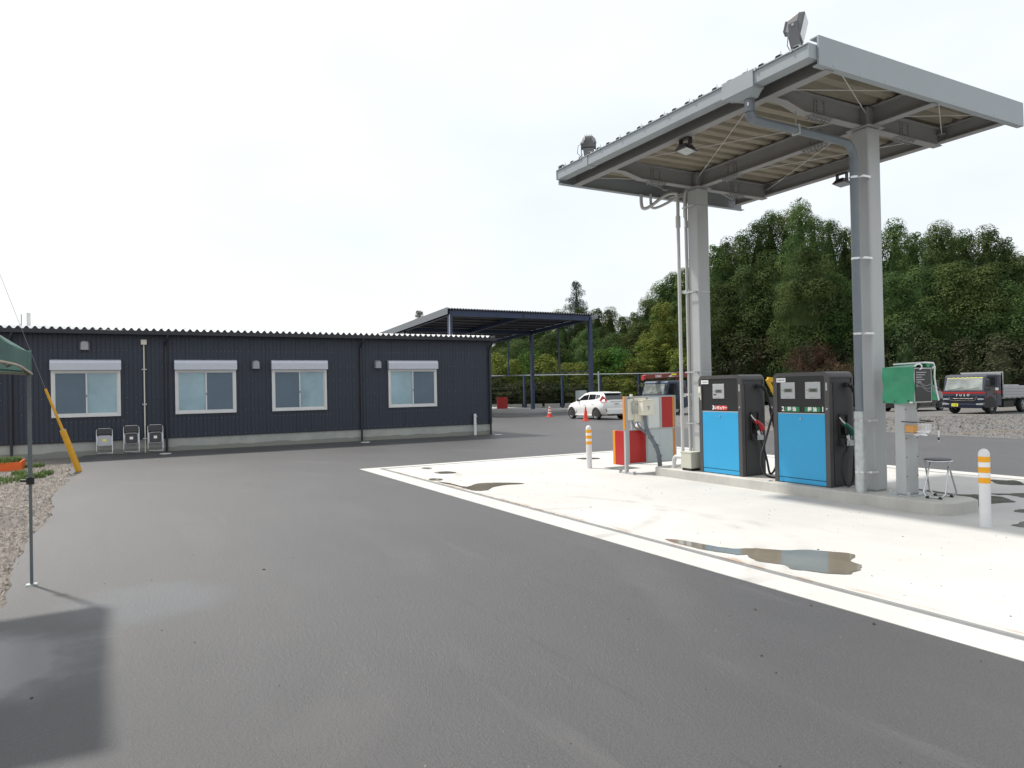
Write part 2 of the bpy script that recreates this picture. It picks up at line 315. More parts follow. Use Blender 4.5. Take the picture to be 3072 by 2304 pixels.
# ------------------------------------------------------------------ geometry helpers
WL = {}
class MB:
    def __init__(s): s.v = []; s.f = []
    def add(s, vs, fs):
        o = len(s.v); s.v += [tuple(p) for p in vs]; s.f += [tuple(i+o for i in f) for f in fs]; return s
    def box(s, x0, x1, y0, y1, z0, z1):
        return s.hexa([(x0, y0, z0), (x1, y0, z0), (x1, y1, z0), (x0, y1, z0)], [(x0, y0, z1), (x1, y0, z1), (x1, y1, z1), (x0, y1, z1)])
    def hexa(s, b, t):
        return s.add(list(b)+list(t), [(3, 2, 1, 0), (4, 5, 6, 7), (0, 1, 5, 4), (1, 2, 6, 5), (2, 3, 7, 6), (3, 0, 4, 7)])
    def prism(s, poly, ax, a, b):
        n = len(poly)
        mk = {'x': lambda p, t: (t, p[0], p[1]), 'y': lambda p, t: (p[0], t, p[1]), 'z': lambda p, t: (p[0], p[1], t)}[ax]
        vs = [mk(p, a) for p in poly]+[mk(p, b) for p in poly]
        fs = [tuple(range(n))[::-1], tuple(range(n, 2*n))]+[(i, (i+1) % n, n+(i+1) % n, n+i) for i in range(n)]
        return s.add(vs, fs)
    def cyl(s, p0, p1, r0, r1=None, n=12, cap=True):
        r1 = r0 if r1 is None else r1
        p0, p1 = Vector(p0), Vector(p1); d = (p1-p0).normalized()
        a = d.orthogonal().normalized(); b = d.cross(a)
        vs = []
        for p, r in ((p0, r0), (p1, r1)):
            vs += [p+a*r*math.cos(2*math.pi*i/n)+b*r*math.sin(2*math.pi*i/n) for i in range(n)]
        fs = [(i, (i+1) % n, n+(i+1) % n, n+i) for i in range(n)]
        if cap: fs += [tuple(range(n))[::-1], tuple(range(n, 2*n))]
        return s.add(vs, fs)
    def tube(s, pts, r, n=8, closed=False):
        P = [Vector(p) for p in pts]; m_ = len(P); rings = []
        up = None
        for i in range(m_):
            if closed: t = (P[(i+1) % m_]-P[i-1])
            else: t = P[min(i+1, m_-1)]-P[max(i-1, 0)]
            t.normalize()
            if up is None: up = t.orthogonal().normalized()
            else: up = (up-t*up.dot(t)).normalized()
            b = t.cross(up); rr = r[i] if isinstance(r, (list, tuple)) else r
            rings.append([P[i]+(up*math.cos(2*math.pi*k/n)+b*math.sin(2*math.pi*k/n))*rr for k in range(n)])
        vs = [q for g in rings for q in g]; fs = []
        for i in range(m_ if closed else m_-1):
            j = (i+1) % m_
            fs += [(i*n+k, i*n+(k+1) % n, j*n+(k+1) % n, j*n+k) for k in range(n)]
        if not closed: fs += [tuple(range(n))[::-1], tuple((m_-1)*n+k for k in range(n))]
        return s.add(vs, fs)
    def loft(s, rings, cap=True):
        n = len(rings[0]); vs = [p for g in rings for p in g]; fs = []
        for i in range(len(rings)-1):
            fs += [(i*n+k, i*n+(k+1) % n, (i+1)*n+(k+1) % n, (i+1)*n+k) for k in range(n)]
        if cap: fs += [tuple(range(n))[::-1], tuple((len(rings)-1)*n+k for k in range(n))]
        return s.add(vs, fs)
    def slab(s, pts, nrm, t):                # flat polygon of thickness t along nrm
        nv = Vector(nrm).normalized()*t; n = len(pts)
        vs = [Vector(p) for p in pts]+[Vector(p)+nv for p in pts]
        return s.add(vs, [tuple(range(n))[::-1], tuple(range(n, 2*n))]+[(i, (i+1) % n, n+(i+1) % n, n+i) for i in range(n)])
    def xf(s, mtx): s.v = [tuple(mtx @ Vector(p)) for p in s.v]; return s
    def mesh(s, name, mt, off=(0, 0, 0), smooth=None):
        me = bpy.data.meshes.new(name)
        me.from_pydata([(p[0]-off[0], p[1]-off[1], p[2]-off[2]) for p in s.v], [], s.f); me.update()
        b = bmesh.new(); b.from_mesh(me); bmesh.ops.recalc_face_normals(b, faces=b.faces); b.to_mesh(me); b.free()
        me.materials.append(mt if not isinstance(mt, str) else M[mt])
        if smooth is not None:
            me.shade_smooth(); me.set_sharp_from_angle(angle=R(smooth))
        return me
    def build(s, name, mt, parent=None, smooth=None, bevel=0, seg=2):
        off = WL.get(parent.name, (0, 0, 0)) if parent else (0, 0, 0)
        o = bpy.data.objects.new(name, s.mesh(name, mt, off, smooth)); C.objects.link(o)
        if parent: o.parent = parent
        WL[o.name] = off
        if bevel:
            bv = o.modifiers.new('bevel', 'BEVEL'); bv.width = bevel; bv.segments = seg; bv.limit_method = 'ANGLE'; bv.angle_limit = R(35)
        return o
def tag(o, label=None, cat=None, group=None, kind=None):
    for k, v in (('label', label), ('category', cat), ('group', group), ('kind', kind)):
        if v: o[k] = v
    return o
def thing(name, loc, label, cat, group=None):
    o = bpy.data.objects.new(name, None); C.objects.link(o); o.location = loc; o.empty_display_size = .2
    WL[o.name] = tuple(loc); tag(o, label, cat, group); return o
def clone(o, parent=None):
    c = o.copy(); C.objects.link(c); WL[c.name] = WL.get(o.name, (0, 0, 0))
    if parent: c.parent = parent
    for ch in [k for k in KIDS(o)]: clone(ch, c)
    return c
def KIDS(o): return [k for k in C.objects if k.parent == o]
def repeat(o, offs, parent):                 # copies of one piece sharing its mesh, moved by offsets
    out = []
    for d in offs:
        c = o.copy(); C.objects.link(c); c.parent = parent; c.location = Vector(o.location)+Vector(d); out.append(c)
    return out
def text(name, s, size, mtx, mt, parent, bold=0., depth=.002, align='CENTER'):
    cu_ = bpy.data.curves.new(name, 'FONT'); cu_.body = s; cu_.size = size; cu_.align_x = align; cu_.align_y = 'CENTER'
    cu_.extrude = depth; cu_.offset = bold; cu_.resolution_u = 3
    o = bpy.data.objects.new(name, cu_); C.objects.link(o)
    bpy.context.view_layer.update()
    me = bpy.data.meshes.new_from_object(o.evaluated_get(bpy.context.evaluated_depsgraph_get()))
    bpy.data.objects.remove(o); bpy.data.curves.remove(cu_)
    off = Vector(WL.get(parent.name, (0, 0, 0)))
    me.transform(Matrix.Translation(-off) @ mtx); me.materials.clear(); me.materials.append(M[mt])
    q = bpy.data.objects.new(name, me); C.objects.link(q); q.parent = parent; WL[q.name] = tuple(off); return q
def frame(pos, right, up):                   # matrix that writes text facing right x up
    r, u = Vector(right).normalized(), Vector(up).normalized(); n = r.cross(u)
    m_ = Matrix((r, u, n)).transposed().to_4x4(); m_.translation = pos; return m_
def spline(P, k=6, closed=True):
    out = []; n = len(P)
    rng = range(n) if closed else range(n-1)
    for i in rng:
        g = lambda j: Vector(P[j % n]) if closed else Vector(P[min(max(j, 0), n-1)])
        a, b, c, d = g(i-1), g(i), g(i+1), g(i+2)
        for j in range(k):
            t = j/k
            out.append(.5*((2*b)+(c-a)*t+(2*a-5*b+4*c-d)*t*t+(3*b-a-3*c+d)*t**3))
    if not closed: out.append(Vector(P[-1]))
    return out
FXY = Vector((FW.x, FW.y)).normalized()
def gz(x, y):                                # the yard falls gently away beyond 24 m
    return -.005*max(0., x*FXY.x+y*FXY.y-24)
def sheet(name, polys, mt, dz, kind='structure'):
    b = bmesh.new()
    for P in polys:
        f = b.faces.new([b.verts.new((p[0], p[1], 0)) for p in P])
    cut = Vector((FXY.x, FXY.y, 0))
    bmesh.ops.bisect_plane(b, geom=b.verts[:]+b.edges[:]+b.faces[:], plane_co=cut*24, plane_no=cut)
    bmesh.ops.triangulate(b, faces=b.faces[:])
    for v in b.verts: v.co.z = gz(v.co.x, v.co.y)+dz
    bmesh.ops.recalc_face_normals(b, faces=b.faces)
    for f in b.faces:
        if f.normal.z < 0: f.normal_flip()
    me = bpy.data.meshes.new(name); b.to_mesh(me); b.free(); me.materials.append(M[mt])
    o = bpy.data.objects.new(name, me); C.objects.link(o); o['kind'] = kind; return o
def rod(name, a, b, r, mt, parent, n=6): return MB().cyl(a, b, r, n=n).build(name, mt, parent, smooth=40)

# ================================================================== ground
rnd = random.Random(11)
sheet('ground', [[(420, -420), (420, 420), (-420, 420), (-420, -420)]], 'dirt', -.035)
edge = [(15-.3*i, -.80+rnd.uniform(-.03, .03)+.05*math.sin(i*.37)) for i in range(0, 128)]
edge = [p for p in edge if p[0] > -23.1]+[(-23.4, -.62), (-64, -.62)]
asph = edge+[(-64, 4.5), (15, 4.5)]
sheet('asphalt_yard', [asph, [(15, 13.05), (-14.7, 13.05), (-64, 13.05), (-64, 27.0), (-46, 26.5), (-31, 25), (-19.9, 18.6), (-14.4, 21.6), (-11.9, 21.3), (15, 21.4)],
                       [(-14.7, 4.5), (-14.7, 13.05), (-64, 13.05), (-64, 4.5)]], 'asphalt', 0)
gy = [(15, 21.4), (-11.9, 21.3), (-14.4, 21.6), (-19.9, 18.6), (-31, 25), (-46, 26.5), (-62, 27.0), (-62, 75), (15, 75)]
sheet('gravel_yard', [gy], 'grey_gravel', .003)
# ---- concrete slab with a steel drain channel round it
sl_ = MB()
sl_.box(-14.38, 6, 4.94, 12.60, -.2, .004)
sl_.box(-14.70, 6, 4.50, 4.85, -.2, .004); sl_.box(-14.70, 6, 12.69, 13.05, -.2, .004); sl_.box(-14.70, -14.47, 4.85, 12.69, -.2, .004)
o = sl_.build('concrete_slab', 'slab'); o['kind'] = 'structure'
ch = MB(); ch.box(-14.47, 6, 4.85, 4.94, -.2, -.008); ch.box(-14.47, 6, 12.60, 12.69, -.2, -.008); ch.box(-14.47, -14.38, 4.94, 12.60, -.2, -.008)
o = ch.build('drain_channel', 'drain'); o['kind'] = 'structure'
def patch(name, P, mt, z=.008, k=5):
    b = bmesh.new(); b.faces.new([b.verts.new((p[0], p[1], z)) for p in [q_+Vector((rnd.uniform(-.012, .012), rnd.uniform(-.012, .012), 0)) for q_ in spline([(a[0], a[1], 0) for a in P], k)]])
    bmesh.ops.triangulate(b, faces=b.faces[:])
    for f in b.faces:
        f.normal_update()
        if f.normal.z < 0: f.normal_flip()
    me = bpy.data.meshes.new(name); b.to_mesh(me); b.free(); me.materials.append(M[mt])
    q = bpy.data.objects.new(name, me); C.objects.link(q); q['kind'] = 'structure'; return q
patch('puddle', [(-5.82, 5.03), (-5.65, 5.15), (-5.42, 5.19), (-5.18, 5.24), (-5.07, 5.33), (-4.99, 5.47), (-4.8, 5.6), (-4.71, 5.79), (-4.54, 5.91), (-4.41, 6.0), (-4.29, 5.97), (-4.19, 5.77), (-4.07, 5.72), (-3.99, 5.65), (-3.93, 5.5), (-3.92, 5.4), (-3.9, 5.34), (-4.01, 5.23), (-4.14, 5.17), (-4.27, 5.11), (-4.41, 5.16), (-4.55, 5.12), (-4.66, 5.08), (-4.81, 5.16), (-4.86, 5.22), (-4.89, 5.13), (-4.99, 5.09), (-5.16, 5.03), (-5.41, 5.0), (-5.62, 4.99)], 'puddle', k=3)
patch('puddle', [(-11.7, 4.97), (-11.48, 5.08), (-11.0, 5.08), (-10.82, 5.14), (-11.06, 5.45), (-10.93, 5.79), (-10.68, 6.04), (-10.53, 6.05), (-10.59, 5.75), (-10.48, 5.44), (-10.23, 5.2), (-10.28, 5.03), (-10.61, 5.0), (-11.05, 5.02)], 'puddle')
def oval(a, b, c, d):                        # long ends, then short ends
    a, b, c, d = (Vector((p[0], p[1], 0)) for p in (a, b, c, d)); ct = (a+b)/2; u = (b-a)/2; w = (d-c)/2
    return [ct+u*math.cos(t)*rnd.uniform(.85, 1.1)+w*math.sin(t)*rnd.uniform(.8, 1.1) for t in [i*math.pi/5 for i in range(10)]]
for e in (((-13.99, 5.6), (-13.84, 5.77), (-14.05, 5.74), (-13.78, 5.63)), ((-13.07, 5.5), (-12.81, 5.83), (-13.13, 5.75), (-12.75, 5.58)),
          ((-12.14, 4.99), (-11.93, 5.19), (-12.2, 5.16), (-11.9, 5.02)), ((-13.6, 9.21), (-13.26, 9.6), (-13.62, 9.54), (-13.25, 9.28))):
    patch('puddle', oval(*e), 'puddle')
for P in ([(-6.44, 10.37), (-6.32, 10.46), (-6.0, 10.38), (-5.77, 10.4), (-5.69, 10.55), (-5.51, 10.48), (-5.31, 10.05), (-5.14, 9.64), (-5.17, 9.57), (-5.59, 10.04), (-6.04, 10.25)],
          [(-5.6, 10.77), (-5.48, 10.93), (-5.36, 11.18), (-5.19, 11.25), (-5.01, 10.84), (-5.16, 10.74), (-5.38, 10.84), (-5.48, 10.72)],
          [(-5.50, 10.48), (-5.38, 10.60), (-5.15, 10.4), (-5.04, 10.28), (-5.08, 10.13), (-5.11, 9.99), (-5.18, 9.70), (-5.30, 10.02)],
          [(-6.37, 12.3), (-6.2, 12.38), (-6.11, 12.5), (-5.78, 12.09), (-5.81, 11.96), (-6.02, 11.86), (-6.24, 12.08)],
          [(-4.26, 8.60), (-4.27, 8.74), (-4.3, 8.94), (-4.27, 9.14), (-3.92, 8.6), (-4.0, 8.55), (-4.15, 8.57)],
          [(-4.69, 9.54), (-4.72, 9.72), (-4.65, 9.86), (-4.49, 9.62), (-4.59, 9.52)]):
    patch('wet_patch', P, 'wet', .007)
# steel access cover in the slab
cv = thing('access_cover', (-11.4, 8.8, 0), 'square steel access cover set in the slab beside the red and white panel stand', 'manhole cover')
MB().box(-11.66, -11.16, 8.53, 9.08, -.02, .009).build('frame', 'drain', cv); MB().box(-11.63, -11.19, 8.56, 9.05, -.02, .013).build('plate', 'wet', cv)
# ---- loose stones, grass
def stones(name, n, box, mt, smin, smax, z0=-.03, ok=lambda x, y: True):
    q = MB(); r = random.Random(hash(name) % 99 if False else n)
    for i in range(n):
        x, y = r.uniform(box[0], box[1]), r.uniform(box[2], box[3])
        if not ok(x, y): continue
        s = r.uniform(smin, smax)*(1 if r.random() < .9 else 1.7); a = r.uniform(0, 6.28); z = gz(x, y)+z0
        ca, sa = math.cos(a), math.sin(a)
        P = [(s*r.uniform(.7, 1.2), 0, 0), (0, s*r.uniform(.5, 1), 0), (-s*r.uniform(.7, 1.2), 0, 0), (0, -s*r.uniform(.5, 1), 0), (r.uniform(-.3, .3)*s, r.uniform(-.3, .3)*s, s*r.uniform(.5, .9))]
        q.add([(x+ca*p[0]-sa*p[1], y+sa*p[0]+ca*p[1], z+p[2]) for p in P], [(0, 1, 4), (1, 2, 4), (2, 3, 4), (3, 0, 4)])
    q = q.build(name, mt); q['kind'] = 'stuff'; return q
stones('gravel', 15000, (-21, -5.2, -2.6, -.72), 'stone', .012, .034, -.034, lambda x, y: y < -.80+.10*math.sin(x*3)+.05)
stones('far_gravel', 9000, (-24, -8, 19.5, 38), 'stone_grey', .02, .075, .002, lambda x, y: y > 21.5 and x > -19+(y-36)*.4)
stones('asphalt_grit', 260, (-16, -1.2, -.7, 4.4), 'stone', .0025, .006, .0)
stones('leaf_litter', 90, (-14, -1.2, -.6, 4.4), 'chassis', .004, .011, .0)
stones('slab_grit', 160, (-12, -2.0, 5.1, 8.3), 'chassis', .003, .010, .004)
def tufts(name, spots, h, n, parent=None):
    q = MB(); r = random.Random(len(spots)*7+n)
    for (x, y, rad, z) in spots:
        for i in range(n):
            a, d = r.uniform(0, 6.28), rad*math.sqrt(r.random()); bx, by = x+d*math.cos(a), y+d*math.sin(a)
            a2 = r.uniform(0, 6.28); L = h*r.uniform(.4, 1.1); w = .006
            tip = (bx+math.cos(a2)*L*.6, by+math.sin(a2)*L*.6, z+L); sx, sy = -math.sin(a2)*w, math.cos(a2)*w
            md = (bx+math.cos(a2)*L*.22, by+math.sin(a2)*L*.22, z+L*.65)
            q.add([(bx-sx, by-sy, z), (bx+sx, by+sy, z), (md[0]+sx, md[1]+sy, md[2]), (md[0]-sx, md[1]-sy, md[2]), tip], [(0, 1, 2, 3), (3, 2, 4)])
    q = q.build(name, 'grass', parent); q['kind'] = 'stuff'; return q
tufts('grass', [(-17.9, -1.5, .22, -.035), (-17.5, -1.75, .25, -.035), (-18.3, -1.25, .14, -.035), (-17.0, -2.0, .4, -.035), (-18.7, -1.7, .2, -.035), (-20.5, -1.62, .2, -.035), (-17.7, -1.35, .15, -.035)], .13, 170)
pl = thing('planter_crate', (-20.3, -2.2, -.03), 'shallow orange crate planted with grass beside the dark blue building', 'crate')
b_ = MB(); b_.box(-20.75, -19.75, -2.75, -1.82, -.03, 0.0)
for a in ((-20.75, -19.75, -1.85, -1.82), (-20.75, -19.75, -2.75, -2.72), (-20.75, -20.72, -2.72, -1.85), (-19.78, -19.75, -2.72, -1.85)): b_.box(a[0], a[1], a[2], a[3], 0.0, .17)
b_.build('crate_box', 'crate', pl); MB().box(-20.72, -19.78, -2.72, -1.85, 0, .14).build('soil', 'soil', pl)
tufts('grass', [(-20.5, -2.2, .35, .14), (-20.05, -2.2, .35, .14), (-20.25, -2.05, .22, .14)], .14, 300, pl)

# ================================================================== fuel island
isl = [(-10.1, 8.54), (-5.07, 8.54), (-4.92, 8.68), (-4.92, 9.20), (-5.07, 9.34), (-10.1, 9.34), (-10.2, 9.24), (-10.2, 8.64)]
o = MB().prism(isl, 'z', -.05, .15).build('fuel_island', 'island', bevel=.012)
tag(o, 'long raised concrete kerb island with chamfered corners carrying both fuel pumps', 'kerb island')

# ---- fuel dispensers (local: front faces -y, origin at the base centre of the front)
def dispenser(x0, x1, two, label, number_texts, name='fuel_dispenser'):
    cx = (x0+x1)/2; yf, yb, zb, zt = 8.68, 9.20, .15, 1.765
    T = thing(name, (cx, (yf+yb)/2, zb), label, 'fuel pump', 'fuel pumps on the concrete island')
    r = .085; w = x1-x0
    def outline(ins, top, rr):
        a, b = x0+ins, x1-ins; P = [(a, zb), (b, zb)]
        P += [(b-rr+rr*math.sin(t), top-rr+rr*math.cos(t)) for t in [R(90-15*i) for i in range(7)]]
        P += [(a+rr-rr*math.sin(t), top-rr+rr*math.cos(t)) for t in [R(15*i) for i in range(7)]]
        return P
    MB().prism(outline(.012, zt-.012, r), 'y', yf+.022, yb-.012).build('cabinet', 'side_grey', T, smooth=40)
    # grey portal: side strips and rounded head band around front and rear, with a cap over the top
    band = .072
    for (ya, yz) in ((yf, yf+.030), (yb-.03, yb)):
        out = outline(0, zt, r); inn = outline(band, zt-.055, .03)
        f = MB(); n = len(out); vs = [(p[0], ya, p[1]) for p in out]+[(p[0], ya, p[1]) for p in inn]+[(p[0], yz, p[1]) for p in out]+[(p[0], yz, p[1]) for p in inn]
        fs = []
        for i in range(1, n):
            j = (i+1) % n
            fs += [(i, j, n+j, n+i), (2*n+j, 2*n+i, 3*n+i, 3*n+j), (i, 2*n+i, 2*n+j, j), (n+j, 3*n+j, 3*n+i, n+i)]
        for i in (1, 0): fs.append((i, n+i, 3*n+i, 2*n+i))
        f.add(vs, fs); f.build('front_frame' if ya == yf else 'rear_frame', 'dark_grey', T, smooth=35)
    cap = [p for p in outline(0, zt, r) if p[1] > zt-.16]
    capin = [p for p in outline(.004, zt-.008, r) if p[1] > zt-.16]
    cp = MB().loft([[(p[0], yf+.030, p[1]) for p in cap+capin[::-1]], [(p[0], yb-.030, p[1]) for p in cap+capin[::-1]]])
    cp.build('top_cap', 'dark_grey', T, smooth=40)
    for xs in (x0, x1-.012): MB().box(xs, xs+.012, yf+.03, yf+.075, zb, zt-.17).build('corner_strip', 'dark_grey', T)
    a, b = x0+band, x1-band
    MB().box(a, b, yf+.010, yf+.022, 1.195, zt-.055).build('head_panel', 'black', T)
    d = MB().box(a+.004, b-.004, yf+.004, yf+.022, .235, 1.165).build('door_panel', 'blue', T, bevel=.004)
    MB().box(a+.004, b-.004, yf+.006, yf+.022, zb+.012, .225).build('kick_panel', 'blue', T, bevel=.003)
    MB().box(a, b, yf+.006, yf+.022, 1.167, 1.180).build('trim_strip', 'canopy_steel', T)
    MB().cyl((cx, yf+.006, 1.10), (cx, yf-.004, 1.10), .014, n=14).build('door_lock', 'steel', T)
    # number plate
    MB().box(a-.004, a+.155, yf-.004, yf+.010, 1.628, 1.690).build('number_plate', 'print_white', T)
    text('plate_digits', '1 0 4 6 9', .034, frame((a+.076, yf-.006, 1.658), (1, 0, 0), (0, 0, 1)), 'pvc', T, .001, .0012)
    # displays
    dw = .255; cs = [a+.065+dw/2, b-.065-dw/2] if two else [cx-.02]
    for k, c in enumerate(cs):
        p = MB().box(c-dw/2, c+dw/2, yf-.002, yf+.012, 1.385, 1.625).build('display', 'display', T, bevel=.012)
        MB().box(c-.065, c+.085, yf-.005, yf-.002, 1.478, 1.535).build('lcd_surround', 'lcd_frame', p)
        MB().box(c-.050, c+.070, yf-.0065, yf-.005, 1.485, 1.527).build('lcd', 'lcd', p)
        text('digits', ['7500', '5000'][k] if two else '2200', .038, frame((c+.012, yf-.0068, 1.505), (1, 0, 0), (0, 0, 1)), 'print_black', p, .0005, .0006)
        MB().box(c-.105, c-.062, yf-.004, yf-.002, 1.500, 1.512).build('print_mark', 'lcd_frame', p); MB().box(c-.04, c+.04, yf-.0035, yf-.002, 1.405, 1.411).build('print_mark', 'lcd_frame', p)
        if not two: MB().box(c-.105, c-.045, yf-.005, yf-.002, 1.440, 1.458).build('sticker', 'print_black', p)
    # fuel grade labels and numbers
    for (lx0, lx1, lm, s, num, nx) in number_texts:
        lp = MB().box(lx0, lx1, yf-.001, yf+.011, 1.198, 1.268).build('grade_label', lm, T, bevel=.008)
        text('grade_text', s, .058 if lm == 'label_red' else .066, frame(((lx0+lx1)/2, yf-.003, 1.232), (1, 0, 0), (0, 0, 1)), 'print_white', lp, .0022, .0012)
        text('pump_number', num, .092, frame((nx, yf+.008, 1.234), (1, 0, 0), (0, 0, 1)), 'print_white', T, .0035, .0015)
    # white card holder hanging on the left strip for the single pump
    if not two:
        q = MB().box(x0+.012, x0+.062, yf-.02, yf, 1.48, 1.585).box(x0+.014, x0+.030, yf-.012, yf, 1.40, 1.48).box(x0+.046, x0+.064, yf-.012, yf, 1.36, 1.48)
        q.build('card_holder', 'cream', T, bevel=.004)
    MB().box(x1-.05, x1-.026, yf-.004, yf, 1.50, 1.61).build('approval_plate', 'display', T)
    MB().cyl((x1-.036, yf-.006, 1.245), (x1-.036, yf, 1.245), .016, n=12).build('side_lock', 'steel', T)
    # nozzle bay on the right-hand side: raised surround, black plate standing in for the shaded recess
    X = x1
    side = MB().box(X-.012, X+.006, yf+.085, yb-.04, zb+.03, zt-.16).build('side_panel', 'side_grey', T)
    sur = MB(); ya, yz = 8.86, 9.04
    sur.box(X+.006, X+.030, ya, ya+.02, .84, 1.17).box(X+.006, X+.030, yz-.02, yz, .84, 1.17).box(X+.006, X+.030, ya+.02, yz-.02, 1.15, 1.17)
    sur.hexa([(X+.006, ya, .72), (X+.09, ya, .72), (X+.09, yz+.04, .72), (X+.006, yz+.04, .72)], [(X+.006, ya, .84), (X+.03, ya, .84), (X+.03, yz, .84), (X+.006, yz, .84)])
    h = sur.build('nozzle_holder', 'rubber', T, bevel=.004)
    MB().box(X+.006, X+.012, ya+.02, yz-.02, .84, 1.15).build('holder_shade_plate', 'black', h)
    MB().box(X+.088, X+.094, ya+.06, yz+.02, .725, .80).build('holder_lip', 'galv', h)
    return T, X
grade3 = [(-8.745, -8.475, 'label_red', 'レギュラー', '3', -8.785)]
pump3, X3 = dispenser(-9.11, -8.17, False, 'fuel pump with red regular label, single display and red nozzle', grade3)
g12 = [(-7.335, -7.075, 'label_green', '軽 油', '2', -7.372), (-6.985, -6.725, 'label_green', '軽 油', '1', -6.690)]
pump2, X2 = dispenser(-7.54, -6.58, True, 'fuel pump with two green diesel labels, two displays and green nozzle', g12)
def nozzle(T, X, mt):
    x = X+.075
    nz = MB()
    nz.tube([(x, 8.97, .985), (x, 8.935, 1.01), (x, 8.905, 1.035)], [.030, .034, .026], 10)
    nz.tube([(x, 8.955, 1.00), (x, 9.01, .955), (x, 9.045, .905), (x, 9.055, .868)], [.030, .045, .046, .030], 10)
    n = nz.build('nozzle', mt, T, smooth=60)
    MB().tube([(x, 8.915, 1.03), (x-.02, 8.875, 1.075), (x-.05, 8.86, 1.12)], [.013, .012, .011], 8).build('spout', 'steel', n, smooth=60)
    MB().tube([(x, 8.93, .985), (x, 8.935, .92), (x, 8.95, .875)], [.026, .030, .022], 8).build('grip_guard', 'rubber', n, smooth=60)
    MB().cyl((x, 8.955, .885), (x, 8.985, .80), .021, n=10).build('swivel_joint', 'print_white', n, smooth=60)
    MB().tube([(x, 9.03, .88), (x, 9.045, .83), (x, 9.035, .79), (x, 8.995, .80)], .006, 6).build('trigger_guard', 'steel', n, smooth=60)
    return n
nozzle(pump3, X3, 'red_cut'); nozzle(pump2, X2, 'green_cut')
# hoses: from the outlet high on the side panel, down in a loop and up to the nozzle
for T, X in ((pump3, X3), (pump2, X2)):
    MB().cyl((X, 9.01, 1.575), (X+.07, 9.01, 1.575), .035, n=12).build('hose_outlet', 'rubber', T, smooth=50)
x = X3+.075
H = spline([(x-.01, 9.01, 1.575), (x+.005, 9.08, 1.56), (x+.01, 9.16, 1.46), (x+.01, 9.215, 1.30), (x+.01, 9.27, 1.08), (x+.03, 9.31, .82), (x+.04, 9.33, .53), (x+.04, 9.31, .31), (x+.03, 9.23, .185), (x+.02, 9.17, .20), (x+.01, 9.13, .40), (x, 9.05, .64), (x, 8.985, .80)], 5, False)
MB().tube(H, .017, 8).build('hose', 'rubber', pump3, smooth=70)
MB().tube(H[3:9], .029, 10).build('breakaway_joint', 'rubber', pump3, smooth=60); MB().tube(H[17:22], .027, 10).build('hose_joint', 'rubber', pump3, smooth=60)
x = X2+.075
H = spline([(x-.01, 9.01, 1.575), (x+.005, 9.08, 1.53), (x+.01, 9.125, 1.42), (x+.01, 9.14, 1.20), (x+.01, 9.12, .90), (x+.01, 9.10, .68), (x+.01, 9.07, .46), (x+.01, 9.05, .26), (x+.02, 8.98, .185), (x+.02, 8.86, .20), (x+.02, 8.79, .40), (x+.02, 8.82, .58), (x+.01, 8.92, .66), (x, 8.985, .80)], 5, False)
MB().tube(H, .017, 8).build('hose', 'rubber', pump2, smooth=70); MB().tube(H[3:9], .029, 10).build('breakaway_joint', 'rubber', pump2, smooth=60)
x = -7.66
H = spline([(-7.55, 9.0, 1.575), (x+.03, 8.97, 1.56), (x, 8.90, 1.42), (x, 8.85, 1.25), (x, 8.76, 1.07), (x, 8.63, .76), (x, 8.54, .56), (x, 8.53, .40), (x, 8.60, .25), (x, 8.75, .19), (x+.03, 8.91, .19), (x+.05, 9.02, .30), (x+.06, 9.0, .60), (x+.05, 8.97, .85)], 5, False)
MB().tube(H, .017, 8).build('hose', 'rubber', pump2, smooth=70); MB().tube(H[12:20], .029, 10).build('hose_joint', 'rubber', pump2, smooth=60)
MB().tube([(x+.05, 8.97, .85), (x+.06, 8.96, .95), (x+.08, 8.93, 1.05)], [.035, .04, .02], 8).build('nozzle', 'green_cut', pump2, smooth=60)

# ================================================================== canopy
cn_ = thing('station_canopy', (-7.7, 8.98, .15), 'grey steel canopy on two square columns over the fuel pumps', 'canopy')
for x0 in (-6.28, -9.48):
    c_ = MB().box(x0, x0+.26, 8.85, 9.11, .15, 5.02).build('column', 'canopy_steel', cn_, bevel=.03, seg=4)
    MB().box(x0-.045, x0+.305, 8.805, 9.155, 5.02, 5.035).build('cap_plate', 'beam', c_)
    MB().box(x0+.0, x0+.26, 8.85, 9.11, 5.036, 5.30).build('column_head', 'beam', c_, bevel=.03, seg=4)
def ibeam(name, ax, a, b, c, z0, h, w=.13, tf=.012, tw=.008):
    q = MB(); P = [(c-w/2, z0), (c+w/2, z0), (c+w/2, z0+tf), (c+tw/2, z0+tf), (c+tw/2, z0+h-tf), (c+w/2, z0+h-tf), (c+w/2, z0+h), (c-w/2, z0+h), (c-w/2, z0+h-tf), (c-tw/2, z0+h-tf), (c-tw/2, z0+tf), (c-w/2, z0+tf)]
    return q.prism(P, ax, a, b).build(name, 'beam', cn_)
ibeam('front_beam', 'x', -10.13, -5.18, 6.97, 5.045, .215)
ibeam('rear_beam', 'x', -10.13, -5.18, 10.72, 5.105, .215)
for a, b in ((-10.05, -9.485), (-9.215, -6.285), (-6.015, -5.2)): ibeam('centre_beam', 'x', a, b, 8.98, 5.036, .26)
